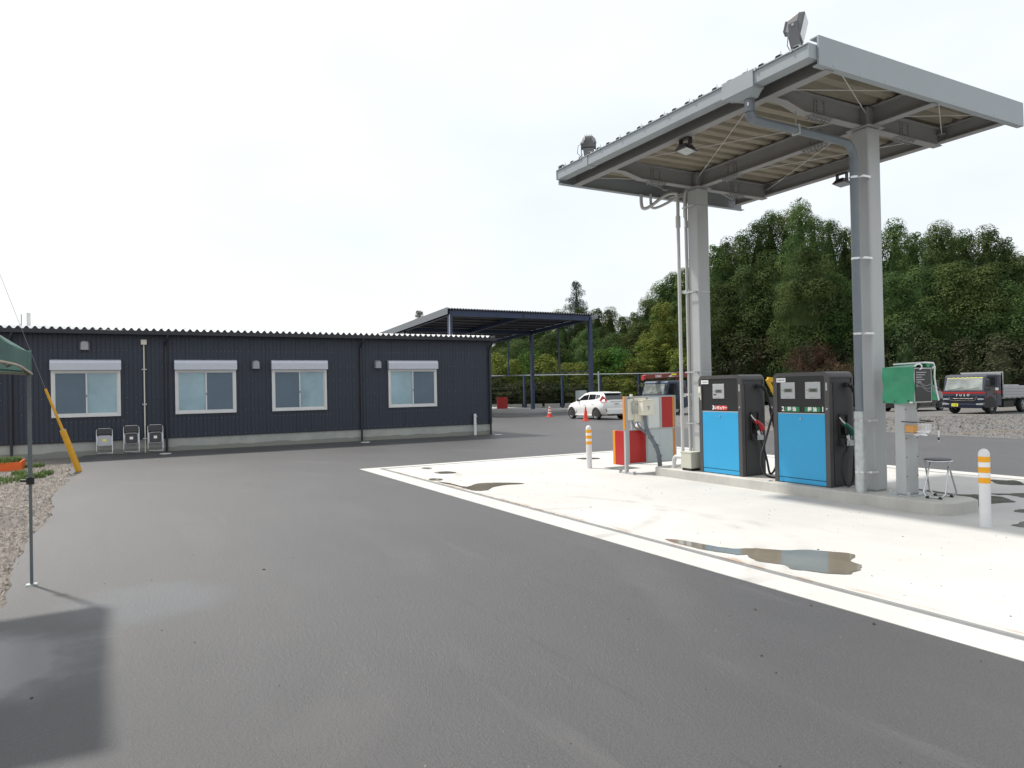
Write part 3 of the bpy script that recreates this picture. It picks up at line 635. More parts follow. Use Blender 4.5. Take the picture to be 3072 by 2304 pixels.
for xc in (-9.35, -6.15):
    ibeam('cross_beam', 'y', 7.70, 8.845, xc, 5.036, .26); ibeam('cross_beam', 'y', 9.115, 10.655, xc, 5.036, .26)
    q = MB(); q.add([(xc-.065, 7.70, 5.036), (xc+.065, 7.70, 5.036), (xc+.065, 7.36, 5.115), (xc-.065, 7.36, 5.115), (xc-.065, 7.70, 5.048), (xc+.065, 7.70, 5.048), (xc+.065, 7.36, 5.127), (xc-.065, 7.36, 5.127)], [(0, 1, 2, 3), (4, 7, 6, 5), (0, 4, 5, 1), (1, 5, 6, 2), (2, 6, 7, 3), (3, 7, 4, 0)])
    q.box(xc-.065, xc+.065, 7.04, 7.36, 5.115, 5.127); q.prism([(7.70, 5.048), (7.36, 5.127), (7.04, 5.127), (7.04, 5.262), (7.70, 5.284)], 'x', xc-.004, xc+.004)
    q.box(xc-.065, xc+.065, 7.04, 7.70, 5.284, 5.296); q.build('haunch', 'beam', cn_)
# bolted splice plates on the flanges and webs
def splice(c, ax):
    q = MB(); bl = MB()
    L, wd = .19, .06
    bx = (lambda u, v, z0, z1, du, dv: q.box(c[0]+u-du, c[0]+u+du, c[1]+v-dv, c[1]+v+dv, z0, z1)) if ax == 'x' else (lambda u, v, z0, z1, du, dv: q.box(c[0]+v-dv, c[0]+v+dv, c[1]+u-du, c[1]+u+du, z0, z1))
    bx(0, 0, c[2]-.012, c[2]-.001, L, wd); bx(0, .010, c[2]+.05, c[2]+.21, L*.6, .005); bx(0, -.010, c[2]+.05, c[2]+.21, L*.6, .005)
    for u in (-.15, -.09, -.03, .03, .09, .15):
        for v in (-.04, .04):
            p = (c[0]+u, c[1]+v) if ax == 'x' else (c[0]+v, c[1]+u)
            bl.cyl((p[0], p[1], c[2]-.042), (p[0], p[1], c[2]-.012), .017, n=6)
    for u in (-.07, .07):
        for z in (.08, .13, .18):
            for sg in (-1, 1):
                p0 = (c[0]+u, c[1]+sg*.015, c[2]+z) if ax == 'x' else (c[0]+sg*.015, c[1]+u, c[2]+z)
                p1 = (c[0]+u, c[1]+sg*.035, c[2]+z) if ax == 'x' else (c[0]+sg*.035, c[1]+u, c[2]+z)
                bl.cyl(p0, p1, .014, n=6)
    o_ = q.build('splice_plate', 'beam', cn_); bl.build('bolts', 'beam', o_)['kind'] = 'stuff'
for s_ in (((-8.55, 8.98, 5.036), 'x'), ((-6.95, 8.98, 5.036), 'x'), ((-9.35, 8.05, 5.036), 'y'), ((-9.35, 9.90, 5.036), 'y'), ((-6.15, 8.05, 5.036), 'y'), ((-6.15, 9.85, 5.036), 'y')): splice(*s_)
# gutter along the front with drop box, clips, end caps
g_ = MB(); gp = [(6.62, 5.125), (6.78, 5.125), (6.78, 5.14), (6.632, 5.14), (6.632, 5.275), (6.62, 5.275)]
gt = MB().prism([(6.605, 5.268), (6.605, 5.28), (6.640, 5.28), (6.640, 5.268), (6.632, 5.268), (6.632, 5.14), (6.768, 5.14), (6.768, 5.27), (6.78, 5.27), (6.78, 5.125), (6.62, 5.125), (6.62, 5.268)], 'x', -10.19, -5.175).build('gutter', 'canopy_trim', cn_)
MB().box(-10.20, -10.19, 6.61, 6.785, 5.12, 5.278).build('gutter_end', 'canopy_trim', gt); MB().box(-5.175, -5.165, 6.61, 6.785, 5.12, 5.278).build('gutter_end', 'canopy_trim', gt)
jt = MB()
for x in (-9.30,): jt.box(x-.15, x+.004, 6.612, 6.78, 5.117, 5.125).box(x-.15, x+.004, 6.612, 6.62, 5.125, 5.267)
jt.build('gutter_joint', 'canopy_trim', gt)
clip = MB().box(-9.99, -9.965, 6.597, 6.66, 5.281, 5.292).box(-9.99, -9.965, 6.597, 6.604, 5.262, 5.281).build('gutter_clip', 'galv', gt)
repeat(clip, [(.51*i, 0, 0) for i in range(1, 10)], gt)
MB().box(-6.42, -5.93, 6.60, 6.785, 5.095, 5.295).hexa([(-6.22, 6.66, 5.02), (-6.02, 6.66, 5.02), (-6.02, 6.78, 5.02), (-6.22, 6.78, 5.02)], [(-6.40, 6.605, 5.094), (-5.95, 6.605, 5.094), (-5.95, 6.78, 5.094), (-6.40, 6.78, 5.094)]).build('drop_box', 'canopy_trim', cn_)
# end fascias
MB().box(-5.16, -5.135, 6.74, 10.93, 5.055, 5.375).box(-5.22, -5.16, 6.74, 10.93, 5.055, 5.068).box(-5.25, -5.16, 6.74, 10.93, 5.362, 5.375).build('end_fascia', 'canopy_trim', cn_)
MB().box(-10.245, -10.22, 6.68, 10.98, 5.055, 5.375).box(-10.22, -10.15, 6.68, 10.98, 5.055, 5.068).box(-10.22, -10.12, 6.68, 10.98, 5.362, 5.375).build('end_fascia', 'canopy_trim', cn_)
scr = MB()
for i in range(9): scr.cyl((-5.136, 6.98+.46*i, 5.085), (-5.128, 6.98+.46*i, 5.085), .008, n=6)
scr.build('fascia_screws', 'galv', cn_)
# folded-plate roof: one panel per rib, lining below
P = .248
prof = [(0, 0), (.035, 0), (.065, .060), (.128, .060), (.158, 0), (P-.001, 0)]
rp_ = MB(); y0, y1, z0, z1 = 6.69, 10.95, 5.286, 5.345
def strip(prof, x0, dz, th, ya, yb):
    q = MB(); up = [(x0+p[0], p[1]+dz+th) for p in prof]; dn = [(x0+p[0], p[1]+dz) for p in prof]
    loop = up+dn[::-1]; n = len(loop)
    q.add([(p[0], ya, z0+p[1]) for p in loop]+[(p[0], yb, z1+p[1]) for p in loop], [(i, (i+1) % n, n+(i+1) % n, n+i) for i in range(n)]+[(i, i+1, n-2-i, n-1-i) for i in range(len(prof)-1)]+[(n+i, n+n-1-i, n+n-2-i, n+i+1) for i in range(len(prof)-1)])
    return q
pan = strip(prof, -10.20, .006, .003, y0, y1).build('roof_panel', 'roof_light', cn_)
repeat(pan, [(P*i, 0, 0) for i in range(1, 20)], cn_)
lin = strip(prof, -10.20, -.001, .004, y0+.09, y1-.02).build('roof_lining', 'lining', cn_)
repeat(lin, [(P*i, 0, 0) for i in range(1, 20)], cn_)
bt = MB().cyl((-10.20+.097, 6.74, 5.34), (-10.20+.097, 6.74, 5.405), .005, n=6).cyl((-10.20+.097, 6.74, 5.345), (-10.20+.097, 6.74, 5.356), .016, n=8).build('roof_bolt', 'galv', cn_)
repeat(bt, [(P*2*i, 0, 0) for i in range(1, 10)], cn_)
for i in range(20):
    pass
rib = MB().prism([(-10.20+.039, 5.294), (-10.20+.067, 5.349), (-10.20+.126, 5.349), (-10.20+.154, 5.294)], 'y', 6.70, 6.712).build('rib_end_plate', 'navy_trim', cn_)
repeat(rib, [(P*i, 0, 0) for i in range(1, 20)], cn_)
# cross bracing rods with turnbuckles
def brace(a, b):
    r_ = rod('brace_rod', a, b, .0065, 'pipe_light', cn_)
    a, b = Vector(a), Vector(b); p = a+(b-a)*.78; q = a+(b-a)*.86
    MB().tube([p, (p*3+q)/4+Vector((0, .012, 0)), (p+3*q)/4+Vector((0, .012, 0)), q, (p+3*q)/4-Vector((0, .012, 0)), (p*3+q)/4-Vector((0, .012, 0))], .004, 5, True).build('turnbuckle', 'galv', r_)
    d = (b-a).normalized(); MB().box(b.x-.05, b.x+.05, b.y-.05, b.y+.05, b.z-.006, b.z+.006).build('gusset', 'beam', r_)
for (xa, xb) in ((-9.28, -6.22), (-6.08, -5.20), (-10.10, -9.42)):
    for (ya, yb) in ((7.04, 8.92), (9.04, 10.65)):
        brace((xa, ya, 5.19), (xb, yb, 5.19)); brace((xb, ya, 5.20), (xa, yb, 5.20))
# rain pipe: drop box -> elbow -> along the cross beam -> down the column in a steel guard
dp = MB(); L = spline([(-6.11, 6.74, 5.03), (-6.11, 6.74, 4.90), (-6.11, 6.78, 4.81), (-6.11, 6.90, 4.785), (-6.11, 7.6, 4.785), (-6.11, 8.42, 4.775), (-6.115, 8.58, 4.75), (-6.115, 8.66, 4.64), (-6.115, 8.67, 4.5)], 5, False)
rp = dp.tube(L+[(-6.115, 8.67, 1.0)], .052, 14).build('rain_pipe', 'pvc', cn_, smooth=50)
MB().cyl((-6.115, 8.67, 4.42), (-6.115, 8.67, 4.58), .058, n=16).build('pipe_socket', 'pvc', rp, smooth=50)
MB().cyl((-6.11, 6.74, 4.87), (-6.11, 6.74, 5.04), .06, n=16).tube([(-6.11, 6.74, 4.86), (-6.11, 6.75, 4.81), (-6.11, 6.80, 4.785), (-6.11, 6.92, 4.785)], .059, 14).build('pipe_socket', 'pvc', rp, smooth=50)
MB().box(-6.09, -6.07, 6.676, 6.682, 4.93, 4.97).build('pipe_label', 'print_white', rp)
MB().cyl((-6.115, 8.67, .15), (-6.115, 8.67, 1.22), .070, n=20).build('pipe_guard', 'galv', rp, smooth=50)
for z, r_ in ((.42, .074), (1.10, .074), (2.25, .056), (3.25, .056), (4.33, .056)):
    MB().cyl((-6.115, 8.67, z-.014), (-6.115, 8.67, z+.014), r_, n=20).box(-6.115+r_*.7, -6.115+r_+.05, 8.70, 8.735, z-.012, z+.012).box(-6.115+r_+.05, -6.115+r_+.065, 8.70, 8.85, z-.014, z+.014).build('pipe_clamp', 'steel', rp, smooth=40)
MB().cyl((-6.11, 7.55, 4.845), (-6.11, 7.55, 5.02), .008, n=6).box(-6.165, -6.055, 7.535, 7.565, 4.728, 4.845).build('pipe_hanger', 'galv', rp)
# conduits on the left column
for (x, y, r_) in ((-9.52, 8.87, .019), (-9.50, 8.825, .019)):
    k = spline([(x, y, .45), (x, y, 2), (x, y, 4.75), (x+.005, y, 4.9), (x+.03, y+.02, 5.05)], 6, False)
    c1 = MB().tube(k, r_, 8).build('conduit', 'pipe_light', cn_, smooth=60)
    MB().cyl((x, y, 4.38), (x, y, 4.50), .026, n=10).build('conduit_coupling', 'steel', c1, smooth=60)
for z in (.95, 1.84, 3.23, 4.72):
    MB().box(-9.545, -9.30, 8.79, 8.80, z-.012, z+.012).box(-9.31, -9.27, 8.80, 8.85, z-.012, z+.012).build('conduit_clamp', 'galv', cn_)
    MB().box(-9.484, -9.216, 8.846, 9.114, z-.002, z+.002).build('strap', 'steel', cn_)
vp_ = MB().tube([(-9.70, 8.84, .45), (-9.70, 8.84, 4.50)], .030, 10).tube([(-9.70, 8.84, 4.42), (-9.70, 8.84, 4.62)], .043, 10).tube(spline([(-9.70, 8.84, 4.60), (-9.70, 8.84, 4.96), (-9.72, 8.80, 5.03), (-9.82, 8.66, 5.0), (-9.98, 8.45, 4.82), (-10.06, 8.36, 4.79), (-10.09, 8.34, 4.88), (-10.09, 8.34, 5.05)], 5, False), .030, 10)
vp_.build('vent_pipe', 'pipe_light', cn_, smooth=50)
MB().tube(spline([(-9.66, 8.96, 4.6), (-9.66, 8.96, 4.95), (-9.68, 8.93, 5.0), (-9.90, 8.66, 4.84), (-9.99, 8.53, 4.80), (-10.02, 8.50, 4.88), (-10.02, 8.50, 5.05)], 5, False), .024, 10).build('vent_pipe', 'pipe_light', cn_, smooth=50)
for z in (1.45, 3.27): MB().box(-9.73, -9.48, 8.86, 8.90, z-.02, z+.02).build('stay_bar', 'pipe_light', cn_)
# floodlights: two on the roof edge, two below
def flood_up(base, face, label, tilt, k):
    T = thing('floodlight', base, label, 'floodlight', 'floodlights on the canopy')
    f = Vector(face).normalized(); r_ = Vector((f.y, -f.x, 0)); u = Vector((0, 0, 1))
    m_ = Matrix((r_, f, u)).transposed().to_4x4(); m_.translation = base
    m_ = m_ @ Matrix.Scale(k, 4)
    hd = Matrix.Translation((0, .03, .30)) @ Matrix.Rotation(tilt, 4, 'X')
    MB().loft([[(-.09, -.15, -.09), (.09, -.15, -.09), (.09, -.15, .07), (-.09, -.15, .07)], [(-.15, -.02, -.145), (.15, -.02, -.145), (.15, -.02, .15), (-.15, -.02, .15)], [(-.16, .045, -.15), (.16, .045, -.15), (.16, .045, .155), (-.16, .045, .155)], [(-.16, .06, -.15), (.16, .06, -.15), (.16, .06, .155), (-.16, .06, .155)]]).xf(m_ @ hd).build('lamp_housing', 'flood', T, bevel=.008)
    MB().box(-.145, .145, .061, .066, -.135, .14).xf(m_ @ hd).build('lens', 'lens', T)
    fin = MB().box(-.075, -.065, -.185, -.15, -.08, .06).xf(m_ @ hd).build('cooling_fin', 'flood', T)
    step = (m_ @ hd).to_3x3() @ Vector((.035, 0, 0)); repeat(fin, [step*i for i in range(1, 5)], T)
    for sx_ in (-.165, .153): MB().hexa([(sx_, -.06, 0), (sx_+.012, -.06, 0), (sx_+.012, .06, 0), (sx_, .06, 0)], [(sx_, -.09, .31), (sx_+.012, -.09, .31), (sx_+.012, .03, .34), (sx_, .03, .34)]).xf(m_).build('bracket', 'flood', T)
    MB().hexa([(-.10, -.07, .0), (.10, -.07, .0), (.10, .06, .0), (-.10, .06, .0)], [(-.12, -.10, .165), (.12, -.10, .165), (.12, .03, .165), (-.12, .03, .165)]).xf(m_).build('driver_box', 'flood', T, bevel=.008)
    MB().cyl((-.18, -.03, .29), (.18, -.03, .29), .018, n=8).xf(m_).build('pivot_bolt', 'galv', T)
    MB().tube([m_ @ Vector(p) for p in [(-.10, -.13, .28), (-.22, -.16, .20), (-.24, -.10, .06), (-.14, 0, -.02)]], .005, 6).build('cable', 'wire', T, smooth=60)
    return T
flood_up((-5.50, 6.85, 5.375), (.83, .50, 0), 'grey floodlight upright on the near corner of the canopy roof', R(-14), .84)
flood_up((-9.60, 6.86, 5.375), (-.75, .60, 0), 'grey floodlight on the far end of the canopy roof edge, seen from behind', R(-40), .74)
def flood_down(x, y, z, label):
    T = thing('floodlight', (x, y, z), label, 'floodlight', 'floodlights on the canopy'); k = .62
    K = lambda p: (x+k*p[0], y+k*p[1], z+k*p[2])
    br_ = MB()
    for (xa, xb, ya, yb, za, zb) in ((-.15, -.135, -.06, .06, -.21, 0), (.135, .15, -.06, .06, -.21, 0), (-.135, .135, -.06, .06, -.015, 0)): br_.box(x+k*xa, x+k*xb, y+k*ya, y+k*yb, z+k*za, z+k*zb)
    br_.build('bracket', 'flood_dark', T)
    ring = lambda r_, z0, z1: [K((-r_, -r_, z0)), K((r_, -r_, z0)), K((r_, r_, z1)), K((-r_, r_, z1))]
    MB().loft([ring(.10, -.14, -.15), ring(.17, -.24, -.29), ring(.185, -.26, -.31)]).build('lamp_housing', 'flood_dark', T)
    MB().add(ring(.165, -.262, -.313), [(0, 1, 2, 3)]).build('lens', 'lens', T)
    MB().tube([K((.13, 0, -.18)), K((.26, .03, -.16)), K((.32, .02, -.01))], .006, 6).build('cable', 'wire', T)
flood_down(-7.52, 7.02, 5.043, 'dark floodlight hanging under the front beam of the canopy')
flood_down(-7.78, 10.72, 5.10, 'dark floodlight hanging under the rear beam behind the near column')

# ================================================================== other things on the island and slab
jb = thing('junction_box', (-9.36, 8.75, .15), 'beige electrical enclosure at the foot of the far canopy column', 'junction box')
MB().box(-9.50, -9.24, 8.60, 8.84, .19, .46).build('enclosure', 'beige_box', jb, bevel=.01); MB().box(-9.48, -9.26, 8.62, 8.82, .15, .19).build('base', 'rubber', jb)
MB().box(-9.505, -9.235, 8.595, 8.845, .455, .47).build('lid', 'beige_box', jb)
MB().tube(spline([(-9.50, 8.72, .36), (-9.66, 8.72, .36), (-9.76, 8.72, .35), (-9.80, 8.72, .28), (-9.80, 8.72, .15)], 5, False), .036, 12).cyl((-9.56, 8.72, .36), (-9.60, 8.72, .36), .045, n=12).cyl((-9.80, 8.72, .15), (-9.80, 8.72, .21), .046, n=12).build('elbow_pipe', 'pipe_light', jb, smooth=50)
# bollards
def bollard(x, y, label, first=None):
    if first is None:
        T = thing('bollard', (0, 0, 0), label, 'bollard', 'amber banded bollards round the fuel island')
        MB().cyl((0, 0, .0), (0, 0, .79), .056, n=24, cap=False).loft([[(math.cos(a)*.056*math.cos(e), math.sin(a)*.056*math.cos(e), .79+.060*math.sin(e)) for a in [2*math.pi*i/24 for i in range(24)]] for e in [0, R(25), R(50), R(70), R(88)]]).build('post', 'bollard', T, smooth=60)
        for z in (.735, .62, .505): MB().cyl((0, 0, z-.030), (0, 0, z+.030), .0575, n=24).build('band', 'band', T, smooth=50)
        for z in (.6775, .5625): MB().cyl((0, 0, z-.026), (0, 0, z+.026), .0568, n=24).build('band', 'print_white', T, smooth=50)
        MB().cyl((0, 0, .0), (0, 0, .008), .064, n=24).build('base_ring', 'bollard', T)
    else: T = clone(first)
    T.location = (x, y, .004); T['label'] = label; return T
b0 = bollard(-4.38, 8.32, 'near white bollard with amber bands standing right of the round stool')
bollard(-11.81, 8.30, 'white bollard with amber bands left of the red and white panel stand', b0)
bollard(-11.81, 9.55, 'white bollard with amber bands half hidden behind the red panel stand', b0)
bollard(-4.36, 9.32, 'white bollard with amber bands cut off by the right picture edge', b0)
# stool
st = thing('folding_stool', (-5.30, 8.98, .15), 'round black folding stool with chrome crossed legs on the island end', 'stool')
sx, sy = -5.27, 8.98
MB().cyl((sx, sy, .615), (sx, sy, .635), .150, n=32).build('seat', 'chair_pad', st, smooth=40, bevel=.006)
MB().tube([(sx+.152*math.cos(a), sy+.152*math.sin(a), .612) for a in [2*math.pi*i/32 for i in range(32)]], .011, 8, True).build('seat_rim', 'chrome', st, smooth=60)
def leg_frame(s):
    ax = Vector((-.16, .98, 0)).normalized(); ay = Vector((-ax.y, ax.x, 0)); c = Vector((sx, sy, 0)); w = .140+.014*s
    top, bot = .605, .166
    P = [c-ax*.055*s-ay*(w-.02)+Vector((0, 0, top)), c+ax*.128*s-ay*w+Vector((0, 0, bot+.05)), c+ax*.142*s-ay*(w-.03)+Vector((0, 0, bot)), c+ax*.142*s+ay*(w-.03)+Vector((0, 0, bot)), c+ax*.128*s+ay*w+Vector((0, 0, bot+.05)), c-ax*.055*s+ay*(w-.02)+Vector((0, 0, top))]
    q = MB().tube([P[0], P[0]*.5+P[1]*.5, P[1], P[1]*.3+P[2]*.7+Vector((0, 0, .008)), P[2]*.9+P[3]*.1, P[2]*.1+P[3]*.9, P[3]*.7+P[4]*.3+Vector((0, 0, .008)), P[4], P[4]*.5+P[5]*.5, P[5]], .0105, 8).build('leg_frame', 'chrome', st, smooth=70)
    for t in (.12, .88):
        p = P[2]*(1-t)+P[3]*t; MB().cyl(p-ay*.018, p+ay*.018, .0155, n=8).build('foot_cap', 'rubber', q)
leg_frame(1); leg_frame(-1)
# payment terminal on a post
tm = thing('payment_terminal', (-5.62, 8.86, .15), 'grey post with green tarp covered box and dark notice panel beside the stool', 'terminal post')
MB().box(-5.70, -5.56, 8.78, 9.05, .165, 1.34).build('post', 'canopy_steel', tm, bevel=.012)
MB().box(-5.78, -5.48, 8.72, 9.11, .15, .165).build('base_plate', 'galv', tm)
for (x, y) in ((-5.75, 8.745), (-5.51, 8.745), (-5.51, 9.085), (-5.75, 9.085)): MB().cyl((x, y, .165), (x, y, .215), .022, n=6).build('anchor_bolt', 'galv', tm)
scw = MB()
for z in (.40, .64, .88, 1.25):
    for y in (8.80, 9.03): scw.cyl((-5.56, y, z), (-5.552, y, z), .007, n=6)
scw.build('screws', 'chassis', tm)
MB().box(-5.80, -5.42, 8.76, 9.14, 1.335, 1.775).build('head_box', 'pipe_light', tm, bevel=.006)
MB().box(-5.42, -5.412, 8.785, 9.115, 1.35, 1.76).build('notice_panel', 'black', tm)
nt = MB(); r9 = random.Random(4)
for i, z in enumerate((1.715, 1.685, 1.655, 1.625, 1.595)):
    y = 8.80
    while y < 8.80+(.20, .17, .11, .16, .10)[i]:
        w_ = r9.uniform(.008, .02); nt.box(-5.412, -5.4105, y, y+w_, z-.006, z+.006); y += w_+.005
nt.box(-5.412, -5.4105, 8.80, 8.825, 1.548, 1.56)
for k in range(3): nt.tube([(-5.412, 8.80+.06*i+.02*k, 1.53+.03*k+.025*math.sin(i*1.1+k)-.008*i) for i in range(6)], .0025, 4)
nt.build('notice_print', 'display', tm)
def sheetfold(pts_a, pts_b, name, mt, parent, th=.006):
    n = len(pts_a); q = MB(); A, B = [Vector(p) for p in pts_a], [Vector(p) for p in pts_b]
    N = []
    for i in range(n):
        t = (A[min(i+1, n-1)]-A[max(i-1, 0)]); s_ = B[i]-A[i]; N.append(t.cross(s_).normalized()*th)
    vs = A+B+[a+N[i] for i, a in enumerate(A)]+[b+N[i] for i, b in enumerate(B)]
    fs = []
    for i in range(n-1): fs += [(i, i+1, n+i+1, n+i), (2*n+i, 3*n+i, 3*n+i+1, 2*n+i+1), (i, 2*n+i, 2*n+i+1, i+1), (n+i, n+i+1, 3*n+i+1, 3*n+i)]
    fs += [(0, n, 3*n, 2*n), (n-1, 3*n-1, 4*n-1, 2*n-1)]
    return q.add(vs, fs).build(name, mt, parent, smooth=60)
# tarp flap over the front face and rolled back over the top
tp = MB(); nx, nz = 10, 10; vs = []; fs = []
for j in range(nz+1):
    for i in range(nx+1):
        x = -5.825+.42*i/nx; z = 1.325+.455*j/nz
        vs.append((x, 8.742-.006*math.sin(i*1.3+j*.9)-.007*math.sin(j*1.1-i*.6), z+.006*math.sin(i*.9)*(1 if j in (0, nz) else 0)))
for j in range(nz):
    for i in range(nx): fs.append((j*(nx+1)+i, j*(nx+1)+i+1, (j+1)*(nx+1)+i+1, (j+1)*(nx+1)+i))
n0 = len(vs); vs += [(p[0], p[1]+.006, p[2]) for p in vs]
fs += [tuple(a+n0 for a in f[::-1]) for f in fs]
tp.add(vs, fs).build('tarp_flap', 'tarp', tm, smooth=70)
ey = MB()
for (x, z) in ((-5.80, 1.345), (-5.66, 1.35), (-5.48, 1.36)): ey.cyl((x, 8.735, z), (x, 8.725, z), .008, n=8)
ey.build('eyelets', 'chassis', tm); MB().box(-5.455, -5.42, 8.724, 8.735, 1.332, 1.350).build('tag', 'print_white', tm)
roll_p = [(8.745, 1.783), (8.80, 1.800), (8.86, 1.812), (8.92, 1.800), (8.945, 1.775), (8.925, 1.755), (8.90, 1.765)]
sheetfold([(-5.83, y, z) for y, z in [(8.745, 1.783), (8.85, 1.795), (9.0, 1.805), (9.14, 1.80), (9.21, 1.775)]], [(-5.41, y, z) for y, z in [(8.745, 1.783), (8.83, 1.812), (8.98, 1.83), (9.12, 1.835), (9.20, 1.800)]], 'tarp_top', 'tarp', tm)
MB().tube([(-5.405, 8.76, 1.79), (-5.40, 8.80, 1.815), (-5.398, 8.86, 1.82), (-5.398, 8.90, 1.795), (-5.40, 8.89, 1.765), (-5.402, 8.86, 1.755)], .010, 6).build('tarp_hem', 'print_white', tm, smooth=60)
MB().tube([(-5.83, 8.99, 1.83), (-5.41, 8.99, 1.84), (-5.40, 9.15, 1.835), (-5.41, 9.19, 1.80), (-5.43, 9.17, 1.765)], .011, 6).build('tarp_hem', 'print_white', tm, smooth=60)
MB().cyl((-5.82, 9.05, 1.812), (-5.41, 9.06, 1.812), .035, n=12).build('tarp_roll', 'tarp', tm, smooth=60)
sheetfold([(-5.43, 9.15, 1.80), (-5.44, 9.18, 1.65), (-5.45, 9.20, 1.50), (-5.46, 9.20, 1.36)], [(-5.60, 9.20, 1.80), (-5.54, 9.22, 1.65), (-5.47, 9.25, 1.50), (-5.43, 9.285, 1.36)], 'tarp_side', 'tarp', tm)
MB().tube([(-5.41, 9.195, 1.79), (-5.425, 9.21, 1.65), (-5.43, 9.25, 1.50), (-5.425, 9.29, 1.355)], .011, 6).build('tarp_hem', 'print_white', tm, smooth=60)
# wire basket with tissues, orange box and a pen on a string
bk = thing('wire_basket', (-5.50, 8.9, 1.0), 'wire basket ring fixed to the grey terminal post, holding paper and a box', 'basket')
MB().tube([(-5.555, 8.70, 1.10), (-5.40, 8.70, 1.095), (-5.34, 8.78, 1.095), (-5.34, 9.02, 1.095), (-5.40, 9.10, 1.095), (-5.555, 9.10, 1.10)], .007, 6).build('rim', 'chassis', bk, smooth=60)
wr = MB()
for i in range(6):
    y = 8.72+.07*i; wr.tube([(-5.345, y, 1.095), (-5.36, y, .96), (-5.40, y, .945), (-5.555, y, .945)], .0025, 5)
wr.tube([(-5.35, 8.70, 1.02), (-5.35, 9.08, 1.02)], .0025, 5).build('basket_wire', 'steel', bk)
bx_ = MB().box(-5.53, -5.42, 8.735, 8.83, .965, 1.055).build('small_box', 'wood', bevel=.003); tag(bx_, 'small orange box standing in the wire basket', 'box')
tis = MB(); r5 = random.Random(2)
for i in range(3):
    c = Vector((-5.40, 8.84+.03*i, .95+.005*i)); vs = []
    for k in range(8): a = k*math.pi/4; vs.append(c+Vector((math.cos(a)*.075*r5.uniform(.6, 1.2), math.sin(a)*.10*r5.uniform(.7, 1.2), r5.uniform(-.03, .02))))
    vs.append(c+Vector((0, 0, .05))); tis.add(vs, [(k, (k+1) % 8, 8) for k in range(8)])
o = tis.build('paper_tissue', 'print_white', smooth=80); tag(o, 'crumpled white tissue hanging out of the wire basket', 'tissue')
o = MB().box(-5.46, -5.37, 8.90, 9.02, .97, 1.065).build('paper_pack', 'white_plastic', bevel=.004); tag(o, 'white paper pack inside the wire basket', 'paper')
pn = thing('hanging_pen', (-5.33, 9.10, .85), 'white and black pen hanging on a string from the basket', 'pen')
MB().tube([(-5.36, 9.10, 1.10), (-5.335, 9.11, 1.08), (-5.33, 9.11, .98)], .004, 5).build('string', 'chassis', pn); MB().cyl((-5.33, 9.11, .98), (-5.33, 9.11, .895), .010, n=8).build('barrel', 'print_white', pn); MB().cyl((-5.33, 9.11, .895), (-5.33, 9.11, .855), .010, n=8).build('clip', 'chassis', pn); MB().cyl((-5.33, 9.11, .855), (-5.33, 9.11, .835), .010, .004, n=8).build('cap', 'print_white', pn)
# panel stand with meter boxes at the far end of the island
ps = thing('panel_stand', (-10.6, 8.9, 0), 'freestanding frame of red, milky and orange panels carrying cream meter boxes', 'panel stand')
X = -10.6
fr = MB()
fr.box(X-.05, X, 8.275, 8.335, .03, 1.43).box(X-.05, X, 8.335, 9.50, 1.405, 1.43).box(X-.05, X, 9.47, 9.50, .17, 1.405).box(X-.05, X, 8.335, 9.47, .165, .19).box(X-.05, X, 8.335, 9.47, .795, .82).box(X-.05, X, 8.755, 8.80, .19, .795).box(X-.05, X, 8.80, 8.82, .82, 1.405).box(X-.05, X, 9.105, 9.15, .82, 1.405).box(X-.05, X, 8.435, 8.46, .82, 1.405)
fr.build('frame', 'canopy_steel', ps)
MB().box(X-.22, X+.20, 8.285, 8.325, .005, .035).box(X+.18, X+.205, 8.275, 8.335, .005, .06).box(X-.22, X-.195, 8.275, 8.335, .005, .06).build('foot', 'canopy_steel', ps)
MB().box(X-.22, X+.20, 9.455, 9.495, .005, .035).box(X-.05, X-.01, 9.46, 9.49, .035, .165).build('foot', 'canopy_steel', ps)
MB().box(X-.035, X-.012, 8.335, 8.375, .19, .795).build('side_strip', 'canopy_steel', ps)
MB().box(X-.035, X-.010, 8.375, 8.755, .19, .795).build('red_panel', 'red', ps); MB().box(X-.035, X-.010, 9.15, 9.425, .82, 1.405).build('red_panel', 'red', ps)
MB().box(X-.035, X-.010, 8.82, 9.105, .82, 1.405).build('milky_panel', 'palewhite', ps)
MB().box(X-.035, X-.010, 8.80, 9.10, .19, .795).build('pale_panel', 'pale', ps); MB().box(X-.035, X-.012, 9.105, 9.425, .19, .795).build('pale_panel', 'pale', ps)
MB().box(X-.035, X-.008, 9.425, 9.47, .82, 1.405).build('orange_strip', 'orange', ps); MB().box(X-.035, X-.008, 9.425, 9.47, .19, .795).build('orange_strip', 'orange', ps); MB().box(X-.05, X-.001, 8.262, 8.275, .82, 1.43).build('orange_strip', 'orange', ps)
MB().box(X-.33, X-.05, 8.29, 8.34, .15, .79).build('red_side', 'red', ps); MB().box(X-.40, X-.33, 8.285, 8.345, .15, .79).build('orange_strip', 'orange', ps)
MB().box(X-.05, X+.01, 8.335, 8.475, .99, 1.385).build('meter_back', 'cream', ps, bevel=.01)
MB().box(X-.06, X+.02, 8.48, 8.76, .955, 1.40).build('backboard', 'cream', ps)
bxx = MB().box(X+.022, X+.19, 8.545, 8.80, 1.075, 1.345).build('meter_box', 'cream', ps, bevel=.01); MB().box(X+.015, X+.20, 8.535, 8.81, 1.345, 1.362).build('box_lid', 'cream', bxx)
MB().box(X+.19, X+.196, 8.66, 8.69, 1.17, 1.23).tube([(X+.194, 8.64, 1.225), (X+.20, 8.67, 1.245), (X+.194, 8.70, 1.22)], .006, 5).build('box_latch', 'display', bxx)
